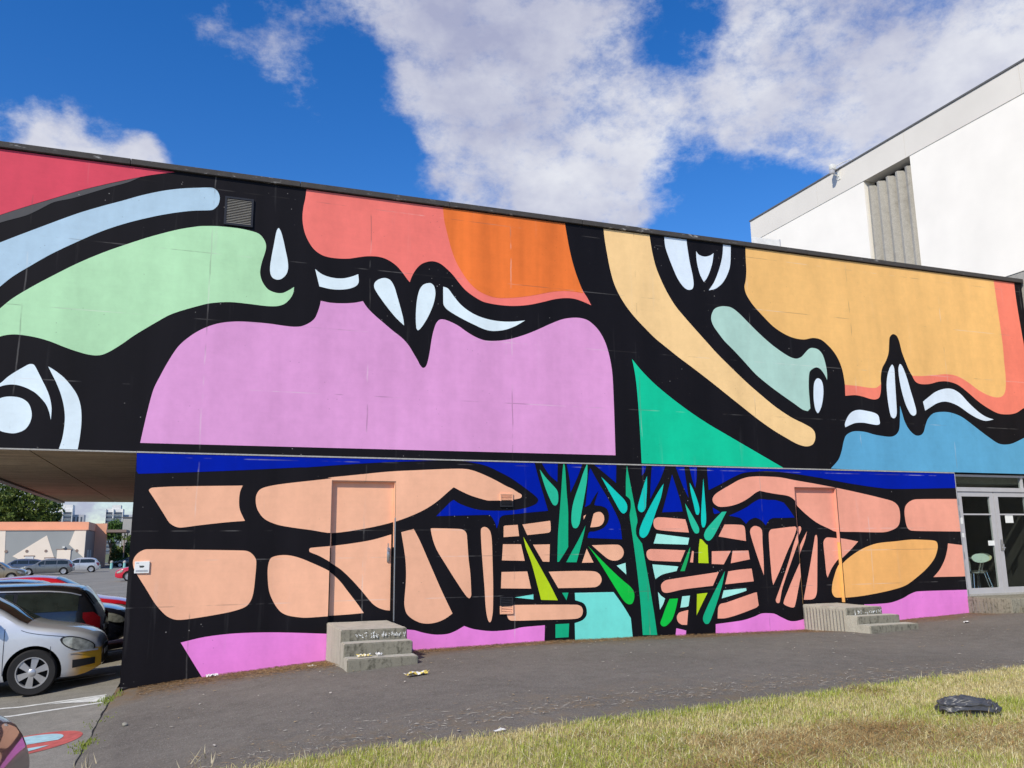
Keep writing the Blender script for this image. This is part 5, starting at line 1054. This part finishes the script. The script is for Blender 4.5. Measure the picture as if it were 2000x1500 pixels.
part(MB().box(-10.0, 2, 138, 150, -.9, 6.3), 'wall', m_lip, parent=pb); part(MB().box(-10.15, 2.1, 137.9, 150.1, 6.3, 6.45), 'roof', m_roof, parent=pb)

# towers far behind
m_tow = simple('tower_white', (.72, .72, .71), .8, local=False, s=.05); m_tow2 = simple('tower_grey', (.42, .43, .47), .8, local=False, s=.05); m_win = simple('tower_window', (.06, .075, .10), .2, var=.3, s=.3, local=False)
def tower(x, y, w, d, h_, label, cap):
    r = empty('apartment_tower', (x, y, -1)); tag(r, label, 'tower', 'apartment towers on the skyline')
    MB().box(0, w, 0, d, 0, h_).build('wall', m_tow, r); MB().box(w + .01, w + 7, 2, d, 0, h_ - 4.0).build('side_wing', m_tow2, r)
    MB().box(cap[0], cap[1], .3, d - 1, h_, h_ + 2.6).build('roof_house', m_tow, r)
    n = int(h_ / 2.9)
    for i in range(n):
        for (a, b) in ((.5, w * .40), (w * .52, w - .5)):
            o = MB().box(a, b, -.08, -.02, i * 2.9 + 1.1, i * 2.9 + 2.6).build('window', m_win, r)
        MB().box(.3, w - .3, -.9, -.1, i * 2.9 + .85, i * 2.9 + 1.0).build('balcony', m_tow2, r)
    for k in range(3): MB().box(w + .6 + k * 2.2, w + 1.6 + k * 2.2, 1.92, 1.99, 2, h_ - 5.5).build('window', m_win, r)
    for xx in (0, w * .46 - .3, w - .3): MB().box(xx, xx + .35, -1.0, -.001, 0, h_).build('pier', m_tow, r)
    return r
tower(-89.5, 650, 10.5, 12, 31.0, 'pale apartment tower rising beside the dark pine crown', (4.5, 10.4))
tower(-58.5, 650, 11, 12, 31.0, 'pale apartment tower rising over the small green tree', (4.0, 9.4))

# ------------------------------------------------------------------ trees
def leaf_mat(name, a, b):
    m, ns, ls, bs = new_mat(name); p = POS(ns); n = NO(ns, ls, p, s=1.5, detail=4, rough=.7)
    c = MIXC(ns, ls, RNG(ns, ls, n, .35, .65), a, b); ls.new(c, bs.inputs['Base Color']); bs.inputs['Roughness'].default_value = .6; bs.inputs['Specular IOR Level'].default_value = .3
    tr = ns.new('ShaderNodeBsdfTranslucent'); ls.new(c, tr.inputs[0]); mx = ns.new('ShaderNodeMixShader'); mx.inputs[0].default_value = .2
    ls.new(bs.outputs[0], mx.inputs[1]); ls.new(tr.outputs[0], mx.inputs[2]); ls.new(mx.outputs[0], ns['Material Output'].inputs[0]); return m
m_pine = leaf_mat('pine_needles', (.05, .095, .016), (.135, .17, .03)); m_bush = leaf_mat('bush_leaves', (.045, .10, .02), (.09, .17, .035)); m_gard = leaf_mat('garden_leaves', (.07, .11, .02), (.22, .27, .08)); m_bark = simple('bark', (.10, .075, .05), .95, var=.35, s=8, bump=.5)
def tree(name, label, cat, x, y, zg, trunk_h, blobs, size, n, mat, group=None):
    """blobs: (dx, dy, z, rx, rz)"""
    r = empty(name, (x, y, zg)); tag(r, label, cat, group)
    tm = MB(); top = max(b[2] for b in blobs)
    tm.tube([(0, 0, -.2), (.1, 0, trunk_h * .5), (-.05, .1, trunk_h), (0, 0, top)], [size * .9 + .1, size * .7 + .08, size * .5 + .06, .04], 8)
    for b in blobs: tm.tube([(0, 0, trunk_h * .8), (b[0] * .5, b[1] * .5, (trunk_h + b[2]) / 2), (b[0], b[1], b[2])], [.12 + size * .2, .08, .03], 6)
    tm.build('trunk', m_bark, r, 60)
    V = []; wts = np.array([b[3] ** 2 * b[4] for b in blobs]); wts = wts / wts.sum()
    cents = []
    for b, w_ in zip(blobs, wts):
        k_ = max(6, int(n * w_ / 26))
        for _ in range(k_):
            d = rng.normal(0, 1, 3); d /= np.linalg.norm(d); rad = rng.uniform(.45, 1.05)
            cents.append((np.array([b[0] + d[0] * b[3] * rad, b[1] + d[1] * b[3] * rad, b[2] + d[2] * b[4] * rad]), min(b[3], b[4]) * rng.uniform(.16, .32)))
    Q = []
    for c_, cr_ in cents:
        k_ = 26; p = c_ + rng.normal(0, 1, (k_, 3)) * cr_ * .6
        a = rng.normal(0, 1, (k_, 3)); a /= np.linalg.norm(a, axis=1)[:, None]; bb = np.cross(a, rng.normal(0, 1, (k_, 3))); bb /= np.linalg.norm(bb, axis=1)[:, None]
        s_ = size * rng.uniform(.5, 1.2, (k_, 1)); Q.append(np.stack([p - a * s_, p + bb * s_ * .5, p + a * s_, p - bb * s_ * .5], 1))
    Q = np.concatenate(Q).reshape(-1, 3); f = np.arange(len(Q)).reshape(-1, 4)
    me = bpy.data.meshes.new('crown'); me.from_pydata(Q.tolist(), [], f.tolist()); me.materials.append(mat); link(bpy.data.objects.new('crown', me), r); return r
tree('pine_tree', 'broad dark pine crown rising behind the salmon building', 'tree', -27.2, 155, -.6, 6, [(-9, 0, 8.5, 5.5, 4), (-4, 1, 10.5, 5.5, 3.6), (1, -1, 9.6, 5.2, 3.2), (4.5, 0, 8.2, 3.6, 2.4), (-3, -3, 7, 6, 2.2), (-14, 0, 10, 5.5, 4.5), (3, -2, 6.6, 4, 1.4)], .42, 15000, m_pine)
tree('leafy_tree', 'small round green tree in front of the right tower', 'tree', -13.0, 158, -.6, 3, [(-1.2, 0, 5.2, 1.9, 1.3), (.6, 0, 5.8, 1.9, 1.3), (1.9, 0, 5.0, 1.5, 1.4)], .24, 4200, m_bush)
for i, (x, y, h_, lb) in enumerate(((-9.7, 131, 2.7, 'leafy garden shrub against the salmon wall end'), (-8.4, 129, 3.2, 'taller garden shrub under the brown eave'), (-7.2, 127, 2.5, 'low garden shrub beside the mural wall edge'), (-8.7, 123.5, 1.2, 'low clipped bush behind the turquoise bollards'))):
    tree('garden_shrub', lb, 'shrub', x, y, -.6, h_ * .35, [(0, 0, h_ * .6, 1.05, h_ * .38), (.4, .2, h_ * .8, .7, h_ * .25), (-.5, 0, h_ * .45, .8, h_ * .3)], .16, 1700, m_gard if i % 2 == 0 else m_bush, 'garden shrubs across the lot')
wd = MB(); 
tree('round_tree', 'pale green umbrella shaped tree by the pale building', 'tree', -7.2, 117, -.6, 2.6, [(0, 0, 3.7, 1.3, .38), (.9, 0, 3.55, 1.0, .3)], .14, 1500, m_gard)
# thicket filling the back of the garden
V_ = []
for _ in range(5200):
    x = rng.uniform(-11, 1); y = rng.uniform(133, 136.5); z = -.6 + 4.2 * rng.uniform(0, 1) ** .8 * (.75 + .25 * math.sin(x * 2.1))
    a = rng.normal(0, 1, 3); a /= np.linalg.norm(a); b = np.cross(a, rng.normal(0, 1, 3)); b /= np.linalg.norm(b); s_ = rng.uniform(.1, .24); p = np.array([x, y, z]); V_ += [p - a * s_, p + b * s_ * .6, p + a * s_, p - b * s_ * .6]
me = bpy.data.meshes.new('thicket'); me.from_pydata([tuple(v) for v in V_], [], [tuple(range(i, i + 4)) for i in range(0, len(V_), 4)]); me.materials.append(m_bush)
tag(link(bpy.data.objects.new('thicket', me)), 'dark leafy thicket behind the garden shrubs', 'thicket', kind='stuff')

# ------------------------------------------------------------------ black bag on the grass
bm = bmesh.new(); bmesh.ops.create_icosphere(bm, subdivisions=6, radius=1)
for v in bm.verts:
    d = v.co.copy(); p = d * 1.0
    x, y, z = d.x, d.y, d.z
    sx = math.copysign(abs(x) ** .75, x); sz = math.copysign(abs(z) ** .7, z)
    hh = .072 * (1 - .28 * max(0, sx) - .15 * sx * sx)
    q = Vector((.275 * sx, .145 * y * (1 - .1 * sx), hh * sz + hh))
    cr1 = 1 - abs(noise.noise(Vector((x * 1.1 + 3, y * 2.0, z * 2.4)))); cr2 = 1 - abs(noise.noise(Vector((x * 2.6, y * 4 + 9, z * 4.5)))); cr3 = 1 - abs(noise.noise(Vector((x * 12, y * 14, z * 16 + 4))))
    dsp = (cr1 ** 3 - .5) * .034 + (cr2 ** 3 - .4) * .010 + (cr3 ** 4 - .3) * .0025
    q += Vector((d.x * .6, d.y, d.z)).normalized() * dsp
    if x > .45: q.z += .022 * (1 - abs(noise.noise(Vector((x * 8, y * 5, 2)))) * 2)
    q.z = max(q.z, .0) if d.z < -.3 else q.z
    v.co = q
m_bag = simple('black_plastic', (.058, .060, .066), .42, var=.3, s=14, spec=.55)
bag = MB().bm(bm).build('rubbish_bag', m_bag, None, 80); bag.scale = (.9, .95, 1.0); bag.location = (6.13, 5.62, hgt(6.13, 5.62) + .008); bag.rotation_euler = (0, 0, -.42); tag(bag, 'crumpled black plastic rubbish bag lying on the grass', 'bag')

# ------------------------------------------------------------------ litter
m_yel = simple('wrapper_yellow', (.72, .56, .12), .5, var=.2, s=60); m_wh = simple('scrap_white', (.74, .73, .70), .7, var=.15, s=50)
def crumple(name, w, d, h_, mats, loc, rz, label, cat, group, seed):
    vs = []; fs = []; nx, ny = 9, 6
    for i in range(nx + 1):
        for j in range(ny + 1):
            u, v = i / nx - .5, j / ny - .5
            n1_ = noise.noise(Vector((u * 5 + seed, v * 5, 0))); n2_ = noise.noise(Vector((u * 9, v * 9 + seed, 3)))
            vs.append((u * w * (1 + .3 * n2_), v * d * (1 + .5 * n1_), h_ * (.55 + n1_ * .8 + .3 * n2_)))
    mi = []
    for i in range(nx):
        for j in range(ny):
            q = i * (ny + 1) + j; fs.append((q, q + ny + 1, q + ny + 2, q + 1)); mi.append(0 if (i * 3 + j * 2 + seed) % 7 < 4 or len(mats) == 1 else 1)
    mb = MB(); mb.add(vs, fs); mb.m = mi; zmin = min(v[2] for v in vs); mb.v = [(x, y, z - zmin + .003) for x, y, z in mb.v]
    o = mb.build(name, mats); o.location = loc; o.rotation_euler = (0, 0, rz); return tag(o, label, cat, group)
crumple('snack_wrapper', .30, .11, .05, [m_yel, m_wh], (2.57, 10.2, hgt(2.57, 10.2)), .25, 'crumpled yellow and white wrapper on the path below the steps', 'wrapper', 'litter', 1)
crumple('snack_wrapper', .17, .08, .045, [m_yel, m_wh], (2.14, 11.27, .215), .2, 'yellow wrapper lying on the lowest step', 'wrapper', 'litter', 4)
crumple('paper_scrap', .07, .06, .06, [m_wh], (2.33, 11.28, .215), .2, 'small white paper scrap on the lowest step', 'paper', 'litter', 6)
crumple('paper_scrap', .16, .07, .05, [m_wh], (.34, 12.86, hgt(.34, 12.86)), .3, 'white paper scrap against the black wall foot', 'paper', 'litter', 2)
crumple('paper_scrap', .12, .05, .03, [m_wh], (1.62, 12.3, hgt(1.62, 12.3)), .1, 'white paper scrap on brown needles left of the steps', 'paper', 'litter', 3)
crumple('paper_scrap', .15, .07, .03, [m_wh], (12.6, 11.4, hgt(12.6, 11.4)), .6, 'white paper scrap on the path near the glass doors', 'paper', 'litter', 8)
crumple('paper_scrap', .10, .05, .02, [m_wh], (2.45, 6.95, hgt(2.45, 6.95)), .4, 'white paper scrap at the grass edge', 'paper', 'litter', 9)
bm = bmesh.new(); bmesh.ops.create_icosphere(bm, subdivisions=3, radius=.03)
for v in bm.verts: v.co *= 1 + .35 * noise.noise(v.co * 22); v.co.z *= .7
st_ = MB().bm(bm).build('stone', simple('stone_grey', (.26, .25, .21), .9)); st_.location = (-.58, 10.25, hgt(-.58, 10.25) + .02); tag(st_, 'small grey stone lying near the asphalt seam', 'stone')
def flakes(name, N, xf, yf, size, cols, label, cat, lift=.004, elong=2.0, tilt=.25):
    vs = []; fs = []; mi = []
    for i in range(N):
        x, y = xf(), yf(); z = hgt(x, y) + lift + .008; a = rng.uniform(0, 6.28); l = size * rng.uniform(.5, 1.6); w_ = l / elong * rng.uniform(.6, 1.2)
        ca, sa = math.cos(a), math.sin(a); t = rng.uniform(-tilt, tilt) * l
        b = len(vs); vs += [(x - ca * l + sa * w_ * .4, y - sa * l - ca * w_ * .4, z), (x + sa * w_, y - ca * w_, z + .003), (x + ca * l, y + sa * l, z + abs(t)), (x - sa * w_, y + ca * w_, z + .004)]
        fs.append((b, b + 1, b + 2, b + 3)); mi.append(int(rng.integers(0, len(cols))))
    mb = MB(); mb.add(vs, fs); mb.m = mi; o = mb.build(name, cols); return tag(o, label, cat, kind='stuff')
m_lf = simple('leaf_tan', (.36, .27, .14), .8); m_lf2 = simple('leaf_pale', (.50, .47, .40), .8); m_nd = simple('needle_brown', (.20, .11, .04), .9, var=.4, s=30); m_nd2 = simple('needle_tan', (.32, .21, .10), .9, var=.3, s=30)
flakes('dead_leaves', 420, lambda: rng.uniform(-.5, 17), lambda: 13 - 6 * rng.uniform(0, 1) ** 1.2, .020, [m_lf, m_lf2, m_lf2], 'scattered pale leaf scraps on the path', 'leaves')
flakes('pine_needles', 14000, lambda: (lambda v: v if v < 17 else 1.2)(abs(rng.normal(0, 1)) * 7.5 - .6), lambda: 13 - abs(rng.normal(0, .42)) - .01, .03, [m_nd, m_nd, m_nd2], 'brown needles drifted along the foot of the wall', 'needles', elong=12)
flakes('pine_needles', 2600, lambda: 1.55 + rng.normal(0, .45), lambda: 12.7 - abs(rng.normal(0, .55)), .03, [m_nd, m_nd2], 'brown needles heaped left of the first steps', 'needles', .012, 12, .5)
flakes('straw', 2200, lambda: rng.uniform(0, 12), lambda: 7.3 + abs(rng.normal(0, .35)), .03, [m_nd2, m_lf2], 'loose straw strewn along the grass edge', 'straw', elong=14)
# weeds in the seam and stems at the path edge
m_weed = leaf_mat('weed_green', (.10, .16, .02), (.25, .30, .04)); m_stem = simple('dry_stem', (.50, .44, .30), .8)
def weeds(x, y, n, sp_, h_, label, mat):
    vs = []; fs = []
    for _ in range(n):
        px, py = x + rng.normal(0, sp_ * .4), y + rng.normal(0, sp_); z = hgt(px, py); a = rng.uniform(0, 6.28); l = h_ * rng.uniform(.5, 1.3); o_ = l * rng.uniform(.2, 1.0); w_ = .006
        b = len(vs); vs += [(px - w_, py, z), (px + w_, py, z), (px + math.cos(a) * o_ + .003, py + math.sin(a) * o_, z + l)]; fs.append((b, b + 1, b + 2))
    return tag(MB().add(vs, fs).build('weed_tuft', mat), label, 'weeds', kind='stuff')
weeds(-.93, 12.55, 170, .17, .028, 'green weeds in the asphalt seam near the wall corner', m_weed)
weeds(-.90, 9.75, 130, .15, .028, 'green weeds in the asphalt seam near the red ring', m_weed)
weeds(-.90, 11.0, 30, .2, .02, 'sparse weeds along the middle of the seam', m_weed)
weeds(-.75, 8.35, 9, .2, .14, 'dry stems at the lower end of the seam', m_stem); weeds(.15, 7.75, 16, .16, .10, 'dry stems at the left end of the grass', m_stem)
# seam crack
vs = []; fs = []
for i in range(81):
    y = 7.5 + 5.6 * i / 80; w_ = .005 + .008 * abs(noise.noise(Vector((0, y * 5, 0)))); xo = -.9 + .025 * noise.noise(Vector((3, y * 2.2, 0))); z = hgt(-.9, y) + .006
    vs += [(xo - w_, y, z), (xo + w_, y, z + .002)]
    if i: fs.append((2 * i - 2, 2 * i - 1, 2 * i + 1, 2 * i))
tag(MB().add(vs, fs).build('asphalt_seam', m_dark), kind='structure')
